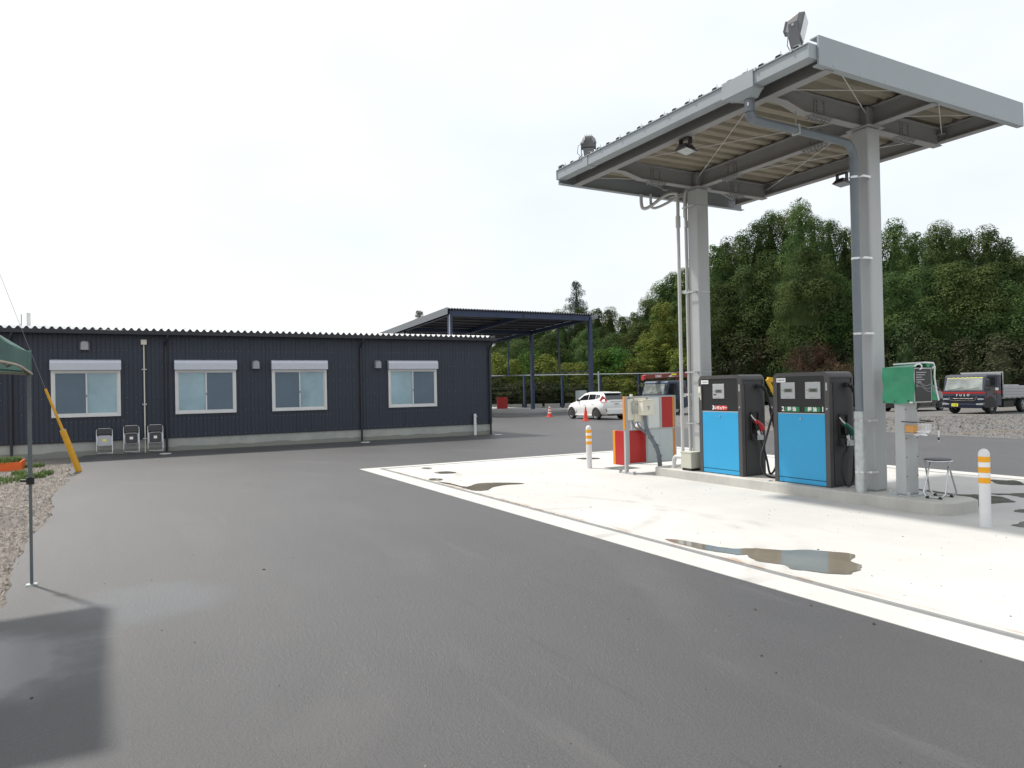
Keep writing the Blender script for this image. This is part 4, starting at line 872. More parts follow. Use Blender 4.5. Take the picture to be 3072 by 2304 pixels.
MB().box(X-.0, X+.05, 8.46, 8.535, 1.12, 1.14).box(X-.0, X+.05, 8.46, 8.535, 1.27, 1.29).build('box_bracket', 'galv', ps)
MB().box(X+.02, X+.045, 8.42, 8.50, 1.10, 1.33).build('conduit_cover', 'galv', ps)
MB().box(X-.04, X+.0, 8.42, 8.46, 1.43, 1.47).build('post_cap', 'cream', ps)
cb = MB()
for k in range(4):
    d = .022*k
    cb.tube(spline([(X+.06, 8.66+d*.9, 1.08), (X+.07, 8.665+d*.8, .95), (X+.09, 8.66+d, .84), (X+.13, 8.73+d, .66), (X+.19, 8.79+d*1.1, .50), (X+.235, 8.82+d*1.1, .33), (X+.25, 8.83+d*1.1, .12)], 5, False), .0135, 7)
cb.tube(spline([(X+.02, 8.42, .97), (X+.05, 8.45, .86), (X+.09, 8.58, .80), (X+.11, 8.69, .72)], 5, False), .017, 7); cb.tube(spline([(X+.03, 8.53, .955), (X+.05, 8.56, .87), (X+.10, 8.68, .74)], 5, False), .017, 7)
cb.build('cable_bundle', 'pvc', ps, smooth=60)
for p, d in (((X+.135, 8.765, .66), .05), ((X+.195, 8.83, .50), .052), ((X+.24, 8.865, .31), .052)): MB().tube([(p[0]+.02*math.cos(a), p[1]+d*math.cos(a), p[2]+.022*math.sin(a)+.2*d*math.cos(a)) for a in [2*math.pi*i/12 for i in range(12)]], .005, 5, True).build('cable_tie', 'chassis', ps)

# ================================================================== office building
XF, Y0, Y1, XB = -23.20, -2.62, 12.05, -29.6
ob = thing('office_building', (XF, 4.9, 0), 'long low dark blue ribbed metal building with four shuttered windows', 'building')
MB().box(XB+.02, XF-.02, Y0+.02, Y1-.02, -.3, .385).build('plinth', 'plinth', ob)
MB().box(XB, XF-.012, Y0, Y1, .385, 3.40).build('wall', 'navy', ob)
# grooved cladding boards, four ribs to a board
pit = .1135; nb = 4; bw = pit*nb
def board(width_n):
    P = []
    for i in range(width_n):
        y = i*pit; P += [(y+.010, 0), (y+pit-.014, 0), (y+pit-.010, -.007), (y+pit-.001, -.007)]
    P = [(.0, -.007), (.004, -.007)]+P
    q = MB(); n = len(P)
    lo = [(XF+p[1], Y0+p[0], .40) for p in P]; hi = [(XF+p[1], Y0+p[0], 3.385) for p in P]
    return q.add(lo+hi, [(i, i+1, n+i+1, n+i) for i in range(n-1)])
bd = board(nb).build('cladding_board', 'navy', ob)
nfull = int((Y1-Y0)/bw); repeat(bd, [(0, bw*i, 0) for i in range(1, nfull)], ob)
rest = int((Y1-Y0-nfull*bw)/pit)
if rest:
    b2 = board(rest).build('cladding_board', 'navy', ob); b2.location.y += nfull*bw
MB().box(XF-.016, XF+.012, Y0, Y1, .375, .40).build('base_flashing', 'navy_trim', ob)
MB().box(XF-.016, XF+.008, Y1-.05, Y1+.008, .40, 3.39).box(XF-.016, XF+.008, Y0-.008, Y0+.05, .40, 3.39).build('corner_trim', 'navy', ob)
sc = MB()
WINS = [(-1.45, .25), (1.61, 3.33), (4.34, 6.08), (8.12, 9.91)]
for z in (2.92, 2.46, 2.02, 1.58, 1.16, .93, .45):
    y = Y0+.06; i = 0
    while y < Y1:
        near = any(a-.1 < y < b+.1 for a, b in WINS)
        inwin = near and 1.0 < z < 2.7
        step = pit if (near and z in (2.92, .93)) else 2*pit
        if not inwin and not (z == .93 and not near) and not (z == 1.16 and near): sc.add([(XF+.001, y, z-.006), (XF+.001, y+.012, z-.006), (XF+.001, y+.012, z+.006), (XF+.001, y, z+.006), (XF+.007, y+.006, z)], [(0, 1, 4), (1, 2, 4), (2, 3, 4), (3, 0, 4)])
        y += step
so_ = sc.build('screw_heads', 'galv', ob); so_['kind'] = 'stuff'
# eaves gutter, fascia and corrugated roof sheets
MB().box(-23.03, -22.895, Y0-.20, Y1+.09, 3.365, 3.472).build('eaves_gutter', 'navy_trim', ob)
MB().box(-23.20, -23.03, Y0-.02, Y1+.06, 3.388, 3.468).build('soffit', 'navy_trim', ob)
RP = .1895; k3 = 3
prf = []
for i in range(k3): prf += [(i*RP, 0), (i*RP+.045, 0), (i*RP+.102, .068), (i*RP+.132, .068)]
prf += [(k3*RP-.001, 0)]
def roof_sheet(prof, ya, xa, xb, za, zb, name, mt, parent):
    q = MB(); n = len(prof); lo = [(xa, ya+p[0], za+p[1]) for p in prof]; hi = [(xb, ya+p[0], zb+p[1]) for p in prof]
    lo2 = [(xa, ya+p[0], za+p[1]-.004) for p in prof]; hi2 = [(xb, ya+p[0], zb+p[1]-.004) for p in prof]
    return q.add(lo+hi+lo2+hi2, [(i, i+1, n+i+1, n+i) for i in range(n-1)]+[(2*n+i, 3*n+i, 3*n+i+1, 2*n+i+1) for i in range(n-1)]+[(i, 2*n+i, 2*n+i+1, i+1) for i in range(n-1)]).build(name, mt, parent)
rs = roof_sheet(prf, Y0-.20, -22.93, XB-.1, 3.478, 3.478+.082*6.7, 'roof_sheet', 'roof_light', ob)
nr = int((Y1-Y0+.25)/(k3*RP)); repeat(rs, [(0, k3*RP*i, 0) for i in range(1, nr)], ob)
cl = MB().prism([(Y0-.20+.047, 3.482), (Y0-.20+.102, 3.541), (Y0-.20+.132, 3.541), (Y0-.20+RP-.003, 3.482)], 'x', -22.96, -22.945).build('rib_end_plate', 'navy_trim', ob)  # dark plates put in for the shade inside the rib ends
repeat(cl, [(0, RP*i, 0) for i in range(1, nr*k3)], ob)
hk = MB().tube([(-22.95, Y0-.062, 3.54), (-22.93, Y0-.02, 3.575)], .006, 5).build('roof_hook', 'galv', ob)
repeat(hk, [(0, RP*k3*i, 0) for i in range(1, nr)], ob)
MB().box(XB-.1, -22.95, Y1+.055, Y1+.075, 3.47, 3.56).build('verge_trim', 'navy_trim', ob)
# downspouts
for y in (-2.33, 1.39, 7.19, 11.97):
    d = MB().tube(spline([(-22.96, y+.05, 3.37), (-22.97, y+.04, 3.28), (-23.06, y, 3.16), (-23.13, y, 3.05), (-23.13, y, 2.6)], 4, False)+[Vector((-23.13, y, .0))], .036, 8).build('downspout', 'navy_trim', ob, smooth=50)
    for z in (.5, 1.6, 2.7): MB().box(-23.19, -23.10, y-.045, y+.045, z-.012, z+.012).build('pipe_bracket', 'navy_trim', d)
# windows
for i, (a, b) in enumerate(WINS):
    w = MB(); x0, x1 = XF+.001, XF+.055; z0, z1 = 1.07, 2.365; t = .062
    w.box(x0, x1, a+.02, b-.02, z0, z0+.05).box(x0, x1, a+.02, b-.02, z1-t, z1).box(x0, x1, a+.02, a+.02+t, z0+.05, z1-t).box(x0, x1, b-.02-t, b-.02, z0+.05, z1-t)
    W_ = w.build('window', 'alu', ob)
    MB().prism([(x0, 2.370), (XF+.165, 2.370), (XF+.165, 2.56), (XF+.14, 2.63), (XF+.10, 2.655), (x0, 2.66)], 'y', a, b).build('shutter_box', 'shutter', W_)
    MB().box(XF+.15, XF+.168, a+.004, b-.004, 2.366, 2.40).build('shutter_rail', 'shutter', W_)
    mid = (a+b)/2; ya, yb = a+.02+t, b-.02-t; za, zb = z0+.05, z1-t
    def sash(p, q_, x, mt):
        s = .036
        k = MB().box(x, x+.018, p, p+s, za, zb).box(x, x+.018, q_-s, q_, za, zb).box(x, x+.018, p+s, q_-s, za, za+.055).box(x, x+.018, p+s, q_-s, zb-.022, zb).build('sash', 'alu', W_)
        MB().box(x+.003, x+.009, p+s, q_-s, za+.055, zb-.022).build('pane', mt, W_)
    lightleft = i in (1, 3)
    # the inner sash shows its pale blind; the outer half sits behind an insect screen
    sash(ya, mid+.018, XF+.006 if lightleft else XF+.028, 'blind_light' if lightleft else 'blind_dark')
    sash(mid-.018, yb, XF+.028 if lightleft else XF+.006, 'blind_dark' if lightleft else 'blind_light')
    MB().box(XF+.05, XF+.058, mid-.012, mid+.012, 1.62, 1.68).build('latch', 'pvc', W_)
# extractor hoods
def hood(y, z):
    q = MB(); w, h = .118, .26
    def sec(f, zz): return (XF+.001+f, zz)
    n = 10; rings = []
    for (x, s, up) in ((XF+.001, 1.0, 0), (XF+.05, 1.0, 0), (XF+.11, .90, .012), (XF+.14, .72, .03)):
        P = [(x, y-w*s, z-h/2), (x, y+w*s, z-h/2)]
        P += [(x, y+w*s*math.cos(a)**.6 if math.cos(a) > 0 else y, z+h*.12+(h*.38-up)*math.sin(a)) for a in [R(9*k) for k in range(0, 10)]]
        P += [(x, y-w*s*abs(math.cos(a))**.6, z+h*.12+(h*.38-up)*math.sin(a)) for a in [R(90+9*k) for k in range(1, 11)]]
        rings.append(P)
    return q.loft(rings).build('vent_hood', 'hood', ob, smooth=50)
hood(-.63, 3.055); hood(3.89, 2.52); hood(7.78, 2.53)
# cable conduit with a box on top, pale pipe stub, roof pipe
cd = MB().cyl((-23.16, .83, .0), (-23.16, .83, 3.10), .017, n=8).build('conduit', 'cream', ob, smooth=60)
MB().box(-23.19, -23.11, .755, .905, 3.09, 3.235).build('conduit_box', 'cream', ob, bevel=.008)
for z in (.40, 1.38, 2.38): MB().box(-23.19, -23.135, .77, .89, z-.016, z+.016).build('conduit_clip', 'galv', cd)
wp = MB().cyl((-23.10, 11.32, .0), (-23.10, 11.32, .76), .048, n=14).cyl((-23.10, 11.32, .40), (-23.10, 11.32, .42), .062, n=14).build('pipe_stub', 'white', ob, smooth=40)
MB().cyl((-23.06, 11.32, .67), (-23.02, 11.36, .67), .025, n=10).build('tap', 'alu', wp)
MB().cyl((-27, -2.23, 3.3), (-27, -2.23, 4.29), .055, n=12).build('roof_pipe', 'white_plastic', ob, smooth=40)
tag(rod('aerial_mast', (-27, -2.42, 3.75), (-27, -2.42, 4.24), .012, 'wire', ob))
for i, (x, y, lb) in enumerate(((-22.15, 1.29, 'pale oval drain lid on the asphalt right of the folding chairs'), (-22.35, 7.05, 'pale oval drain lid below the middle downpipe of the building'), (-22.55, 11.95, 'pale oval drain lid at the right corner of the building'))):
    o = MB().cyl((x, y, .002), (x, y, .018), .15, n=20).build('drain_lid', 'lid', smooth=40); tag(o, lb, 'drain lid', 'drain lids along the building')

# ---- folding chairs leaning on the wall
def folding_chair():
    T = thing('folding_chair', (0, 0, 0), 'x', 'folding chair', 'folded chairs leaning against the building')
    def loop(w, za, zb, x, r=.05): return [(x, -w+r, za), (x, w-r, za), (x, w-.01, za+.015), (x, w, za+r), (x, w, zb-r), (x, w-.015, zb-.02), (x, w-r, zb), (x, -w+r, zb), (x, -w+.015, zb-.02), (x, -w, zb-r), (x, -w, za+r), (x, -w+.01, za+.015)]
    MB().tube(loop(.195, .055, .80, 0, .07), .011, 8, True).build('frame', 'chrome', T, smooth=70)
    MB().tube([(.03, -.185, .60), (.03, -.185, .03), (.03, .185, .03), (.03, .185, .60)], .010, 8).build('rear_leg', 'chrome', T, smooth=70)
    MB().tube(loop(.165, .27, .58, .03, .05), .009, 8, True).build('seat_frame', 'chrome', T, smooth=70)
    MB().box(.018, .040, -.155, .155, .28, .57).build('seat', 'chair_pad', T, bevel=.01)
    MB().prism([(.012+.02*math.cos(a), a*.182/1.35) for a in [-1.35+.27*i for i in range(11)]]+[(-.006+.02*math.cos(a), a*.182/1.35) for a in [1.35-.27*i for i in range(11)]], 'z', .615, .79).build('backrest', 'chair_pad', T, smooth=50)
    MB().box(.041, .043, -.045, .04, .40, .475).build('sticker', 'print_white', T)
    return T
fc = folding_chair()
for i, (x, y, lb, rz) in enumerate(((-22.99, .48, 'folded black chair with white sticker leaning left of the pale conduit', 0), (-22.99, 1.09, 'folded black chair with white sticker leaning right of the pale conduit', -.02), (-22.99, -.18, 'folded chair with grey seat underside and yellow sticker below the first window', .04))):
    T = fc if i == 0 else clone(fc)
    T['label'] = lb; T.location = (x, y, 0); T.rotation_euler = (0, R(-11), rz)
    if i == 2:
        T.scale = (1, 1, .93)
        for c in KIDS(T):
            if c.name.startswith('seat.') or c.name == 'seat' or c.name.startswith('sticker'):
                c.data = c.data.copy(); c.data.materials.clear(); c.data.materials.append(M['sticker_y' if 'sticker' in c.name else 'chair_grey'])

# ---- guy wire with yellow guard
gw = thing('guy_wire', (-18.35, -.63, 0), 'slanting steel guy wire in a yellow plastic guard at the gravel edge', 'guy wire')
p0, p1, p2, p3 = Vector((-18.35, -.63, -.03)), Vector((-18.35, -.93, .91)), Vector((-18.35, -1.235, 1.81)), Vector((-18.35, -4.3, 11.4))
MB().cyl(p0, p1, .062, n=16).build('guard_tube', 'yellow', gw, smooth=50); MB().cyl(p1, p1+(p1-p0)*.012, .055, n=16).build('guard_rim', 'display', gw)
MB().cyl(p1, p2, .030, .026, n=12).build('guard_sleeve', 'yellow', gw, smooth=50); MB().cyl(p2, p3, .0035, n=6).build('wire', 'wire', gw)
# the pole that the wire stays, out of view to the left
up_ = thing('utility_pole', (-18.35, -4.4, -.03), 'round concrete utility pole that the yellow guarded wire stays', 'pole')
MB().cyl((-18.35, -4.4, -.03), (-18.35, -4.4, 11.8), .17, .11, n=16).build('shaft', 'kerb', up_, smooth=50)

# ---- tent
tn = thing('gazebo_tent', (-6.2, -1.85, 0), 'dark green pop up tent with a thin grey corner pole', 'tent')
ax, bx_x, ay, by = -7.47, -4.97, -.60, -3.10
def pole(x, y, top, name='pole'):
    p = MB().box(x-.015, x+.015, y-.015, y+.015, .90, top).box(x-.0115, x+.0115, y-.0115, y+.0115, .01, .90).build(name, 'tent_pole', tn)
    MB().box(x-.028, x+.028, y-.028, y+.028, .865, .925).cyl((x-.02, y-.025, .895), (x-.05, y-.075, .895), .012, n=8).build('slider', 'chassis', p)
    MB().box(x-.04, x+.04, y-.04, y+.04, .0, .008).build('foot_plate', 'galv', p); return p
for (x, y) in ((ax, ay), (bx_x, ay), (ax, by), (bx_x, by)): pole(x+(.02 if x == ax else -.02), y-(.02 if y == ay else -.02), 1.97)
# sagging roof cloth and four valances
N = 12; q = MB(); vs = []; fs = []
for j in range(N+1):
    for i in range(N+1):
        u, v = i/N, j/N; d = 2*max(abs(u-.5), abs(v-.5)); e = 1-d
        z = 2.02+.92*(e**1.08)
        k = abs(abs(u-.5)-abs(v-.5))*2
        z -= .05*k*math.sin(math.pi*min(1, d))
        z += .012*math.sin(9*u+4*v)
        if d > .999: z -= .045*(1-(2*abs((u if abs(v-.5) > .499 else v)-.5))**2)
        vs.append((ax+(bx_x-ax)*u, by+(ay-by)*v, z))
for j in range(N):
    for i in range(N): fs.append((j*(N+1)+i, j*(N+1)+i+1, (j+1)*(N+1)+i+1, (j+1)*(N+1)+i))
cl_ = q.add(vs, fs).build('roof_cloth', 'tent', tn, smooth=60)
def valance(a, b):
    a, b = Vector(a), Vector(b); n = 16; q = MB(); t = MB(); top = []; bot = []
    nrm = Vector((b.y-a.y, a.x-b.x, 0)).normalized()
    for i in range(n+1):
        s = i/n; p = a*(1-s)+b*s; w = nrm*.006*math.sin(s*11); sag = .045*(1-(2*abs(s-.5))**2)
        top.append((p.x, p.y, 2.02-sag)); bot.append((p.x+w.x, p.y+w.y, 1.815+.03*(1-(2*abs(s-.5))**4)-.003*math.sin(s*9)))
    vs = top+bot; q.add(vs, [(i, i+1, n+2+i, n+1+i) for i in range(n)]); v_ = q.build('valance', 'tent', tn, smooth=60)
    t.tube(bot, .010, 5).build('trim', 'tent_trim', v_, smooth=60)
for a, b in (((ax, ay, 0), (bx_x, ay, 0)), ((bx_x, ay, 0), (bx_x, by, 0)), ((bx_x, by, 0), (ax, by, 0)), ((ax, by, 0), (ax, ay, 0))): valance(a, b)
tr = MB()
for (a, b) in (((ax, ay), (bx_x, ay)), ((ax, by), (bx_x, by)), ((ax, ay), (ax, by)), ((bx_x, ay), (bx_x, by))):
    a, b = Vector(a), Vector(b); m_ = (a+b)/2
    for s, e in ((a, m_), (m_, b)):
        off = Vector((-6.22, -1.85))-m_; off = off.normalized()*.05; tr.cyl((s.x+off.x, s.y+off.y, 1.95), (e.x+off.x, e.y+off.y, 1.83), .008, n=6); tr.cyl((s.x+off.x, s.y+off.y, 1.83), (e.x+off.x, e.y+off.y, 1.95), .008, n=6)
tr.build('scissor_frame', 'tent_pole', tn)
MB().box(-6.45, -6.05, -.98, -.975, 1.70, 1.80).build('white_card', 'white_plastic', tn)

# ================================================================== car shelter behind
sh = thing('car_shelter', (-50, 24.6, -.15), 'dark blue steel car shelter with sloping corrugated roof behind the office', 'shelter')
SX0, SX1, SY0, SY1 = -42.0, -58.5, 18.86, 30.05
zf, zb_ = 6.42, 5.68
def zr(x): return zf+(zb_-zf)*(x-SX0)/(SX1-SX0)
def post(x, y, top, w=.24):
    z0 = gz(x, y)-.05
    MB().box(x-w*.5, x+w*.5, y-w*.5, y-w*.5+.02, z0, top).box(x-w*.5, x+w*.5, y+w*.5-.02, y+w*.5, z0, top).box(x-.01, x+.01, y-w*.5+.02, y+w*.5-.02, z0, top).box(x-w*.5-.001, x-w*.5+.012, y-w*.5+.02, y+w*.5-.02, z0, top).box(x+w*.5-.012, x+w*.5+.001, y-w*.5+.02, y+w*.5-.02, z0, top).build('post', 'navy_steel', sh)
for y in (SY0+.14, SY1-.14):
    for x in (-42.15, -50.3, -58.3): post(x, y, zr(x)-.005)
MB().box(-42.30, -42.05, SY0+.26, SY1-.26, zf-.02, zf+.34).build('front_beam', 'navy_steel', sh)
st_ = MB().box(-42.05, -42.03, SY0+2.2, SY0+2.26, zf, zf+.33).build('stiffener', 'navy_steel', sh)
repeat(st_, [(0, d, 0) for d in (1.35, 4.4, 7.2, 8.3)], sh)
for x in (-50.3, -58.3): MB().box(x-.1, x+.1, SY0+.26, SY1-.26, zr(x)-.02, zr(x)+.28).build('cross_beam', 'navy_steel', sh)
for y in (SY0+.14, (SY0+SY1)/2, SY1-.14):
    MB().hexa([(SX1, y-.08, zb_), (-42.0, y-.08, zf), (-42.0, y+.08, zf), (SX1, y+.08, zb_)], [(SX1, y-.08, zb_+.28), (-42.0, y-.08, zf+.28), (-42.0, y+.08, zf+.28), (SX1, y+.08, zb_+.28)]).build('side_beam', 'navy_steel', sh)
for i in range(12):
    x = -43-1.35*i; MB().box(x-.04, x+.04, SY0+.1, SY1-.1, zr(x)+.285, zr(x)+.36).build('purlin', 'shed_roof', sh)
for (xa, ya, xb, yb) in ((-42.4, SY0+.4, -50.1, SY1-.4), (-42.4, SY1-.4, -50.1, SY0+.4)): rod('brace_rod', (xa, ya, zr(xa)+.15), (xb, yb, zr(xb)+.15), .02, 'navy_steel', sh)
pf = []
for i in range(3): pf += [(i*.2, 0), (i*.2+.05, 0), (i*.2+.10, .09), (i*.2+.14, .09)]
pf += [(.599, 0)]
s1 = roof_sheet(pf, SY0-.15, -41.85, SX1-.3, zf+.37, zb_+.36, 'roof_sheet', 'shed_roof', sh)
repeat(s1, [(0, .6*i, 0) for i in range(1, 19)], sh)
MB().hexa([(SX1-.3, SY0-.17, zb_+.02), (-41.82, SY0-.17, zf+.05), (-41.82, SY0-.14, zf+.05), (SX1-.3, SY0-.14, zb_+.02)], [(SX1-.3, SY0-.17, zb_+.46), (-41.82, SY0-.17, zf+.49), (-41.82, SY0-.14, zf+.49), (SX1-.3, SY0-.14, zb_+.46)]).build('side_fascia', 'shed_fascia', sh)
MB().hexa([(SX1-.3, SY1+.3, zb_+.10), (-41.82, SY1+.3, zf+.12), (-41.82, SY1+.33, zf+.12), (SX1-.3, SY1+.33, zb_+.10)], [(SX1-.3, SY1+.3, zb_+.44), (-41.82, SY1+.3, zf+.46), (-41.82, SY1+.33, zf+.46), (SX1-.3, SY1+.33, zb_+.44)]).build('side_fascia', 'shed_fascia', sh)
MB().box(-42.02, -41.98, SY0+.02, SY0+.07, 3.0, zf+.05).build('rain_pipe', 'pipe_light', sh)
for (xa, xb) in ((-42.3, -50.15), (-50.45, -58.15)):
    MB().box(xb, xa, SY1-.2, SY1-.1, 2.77, 2.84).build('side_rail', 'navy_steel', sh)
    xm = (xa+xb)/2; MB().box(xm-.05, xm+.05, SY1-.2, SY1-.1, 2.845, zr(xm)).build('side_stud', 'navy_steel', sh)
# raised kerbs in front of the shelter floor
kb = MB().box(-58, -44.2, 25.5, 25.75, -.4, .0).build('kerb', 'kerb'); kb['kind'] = 'structure'
pv = MB().box(-60, -44.2, 25.75, 31.5, -.4, -.01).build('pavement', 'kerb'); pv['kind'] = 'structure'
sheet('parking_line', [[(-42.8, 22.1), (-39.2, 24.0), (-39.35, 24.12), (-42.95, 22.25)]], 'kerb', .004)
rb = thing('red_board', (-53.6, 28.7, -.01), 'red square board standing on the kerb right of the office corner', 'board')
MB().box(-53.62, -53.56, 28.35, 29.35, .0, .98).build('board', 'red', rb); MB().box(-53.9, -53.62, 28.5, 28.56, -.01, .6).build('prop', 'navy_steel', rb)
cab_ = thing('electric_cabinet', (-45.5, 30.7, -.15), 'tall pale grey cabinet with dark side standing behind the white car', 'cabinet')
ex, ey_ = -44.3, 30.9
MB().box(ex-.5, ex, ey_-.55, ey_+.12, -.15, 1.42).build('cabinet', 'pale', cab_, bevel=.02); MB().box(ex-.42, ex-.05, ey_+.125, ey_+1.05, -.15, 1.40).build('side_panel', 'chassis', cab_)
# fence with pale top rail and concrete foot blocks
A, B_ = Vector((-60.6, 31.0, 0)), Vector((-46.8, 51.7, 0)); n_ = 7
fn = thing('boundary_fence', tuple((A+B_)/2), 'long fence with pale top rail, dark blue posts and concrete foot blocks', 'fence')
dirn = (B_-A).normalized()
rod('top_rail', A+Vector((0, 0, 2.92)), B_+Vector((0, 0, 2.80)), .040, 'galv', fn, 8)
for i in range(n_+1):
    p = A+(B_-A)*(i/n_); g = gz(p.x, p.y)
    MB().box(p.x-.09, p.x+.09, p.y-.09, p.y+.09, g-.1, 2.9-.012*i).build('post', 'navy_steel', fn)
for i in range(n_):
    for j in range(2):
        p = A+(B_-A)*((i+.06+.47*j)/n_); e = A+(B_-A)*((i+.46+.47*j)/n_); g = gz(p.x, p.y); w = Vector((-dirn.y, dirn.x, 0))*.12
        MB().hexa([(p-w)+Vector((0, 0, g-.1)), (e-w)+Vector((0, 0, g-.1)), (e+w)+Vector((0, 0, g-.1)), (p+w)+Vector((0, 0, g-.1))], [(p-w)+Vector((0, 0, g+.42)), (e-w)+Vector((0, 0, g+.42)), (e+w)+Vector((0, 0, g+.42)), (p+w)+Vector((0, 0, g+.42))]).build('foot_block', 'kerb', fn)
net = MB()
for k in range(7):
    z = .55+.36*k; net.cyl(A+Vector((0, 0, z)), B_+Vector((0, 0, z-.04)), .012, n=4)
net.build('fence_wires', 'chassis', fn)
rod('stay_wire', B_+Vector((0, 0, 2.8)), (-42.4, 59.5, 6.1), .022, 'wire', fn, 5)
sp_ = thing('steel_pole', (-36.5, 31.5, -.1), 'slim steel lamp post standing behind the panel stand', 'pole')
MB().cyl((-40.8, 29.6, -.15), (-40.8, 29.6, 2.75), .05, n=8).build('shaft', 'galv', sp_)
# cones
def cone(x, y, label, striped):
    T = thing('traffic_cone', (x, y, gz(x, y)), label, 'traffic cone', 'cones near the white car'); z = gz(x, y)
    MB().box(x-.19, x+.19, y-.19, y+.19, z, z+.03).build('base', 'cone', T, bevel=.01)
    MB().cyl((x, y, z+.03), (x, y, z+.70), .135, .03, n=16).build('body', 'cone', T, smooth=50)
    if striped:
        for a, b in ((.22, .30), (.38, .46), (.54, .62)):
            r = lambda h: .139-(.105)*(h-.03)/.67
            MB().cyl((x, y, z+a), (x, y, z+b), r(a), r(b), n=16).build('band', 'print_white', T, smooth=50)
    else: MB().cyl((x, y, z+.70), (x, y, z+.77), .028, .022, n=10).build('tip', 'print_white', T)
cone(-30.3, 21.13, 'plain orange red traffic cone in front of the parked white car', False)
cone(-36.9, 23.1, 'smaller traffic cone with white stripes left of the white car', True)

# ================================================================== vehicles
def wheel(T, x, y, z, r, w, side, spokes=5, name='wheel', rim='alu'):
    s = side
    q = MB(); prof = [(r*.62, -w/2), (r*.95, -w/2), (r, -w*.3), (r, w*.3), (r*.95, w/2), (r*.62, w/2)]
    n = 24; vs = []; fs = []
    for i in range(n):
        a = 2*math.pi*i/n
        vs += [(x+p[0]*math.cos(a), y+p[1], z+p[0]*math.sin(a)) for p in prof]
    m_ = len(prof)
    for i in range(n):
        for k in range(m_): fs.append((i*m_+k, i*m_+(k+1) % m_, ((i+1) % n)*m_+(k+1) % m_, ((i+1) % n)*m_+k))
    t = q.add(vs, fs).build(name, 'tyre', T, smooth=40)
    MB().cyl((x, y-w*.1, z), (x, y+s*w*.28, z), r*.60, n=20).build('hub_well', 'chassis', t)
    g = MB()
    g.cyl((x, y+s*w*.28, z), (x, y+s*w*.44, z), r*.16, n=12)
    for k in range(spokes):
        a = 2*math.pi*k/spokes+.3; c, d = math.cos(a), math.sin(a); tx, tz = -d, c; w1, w2 = r*.07, r*.13
        P = [(x+c*r*.12+tx*w1, z+d*r*.12+tz*w1), (x+c*r*.62+tx*w2, z+d*r*.62+tz*w2), (x+c*r*.62-tx*w2, z+d*r*.62-tz*w2), (x+c*r*.12-tx*w1, z+d*r*.12-tz*w1)]
        g.prism(P, 'y', y+s*w*.29, y+s*w*.42)
    g.tube([(x+r*.61*math.cos(2*math.pi*k/24), y+s*w*.42, z+r*.61*math.sin(2*math.pi*k/24)) for k in range(24)], r*.04, 6, True)
    g.build('rim', rim, t, smooth=40)
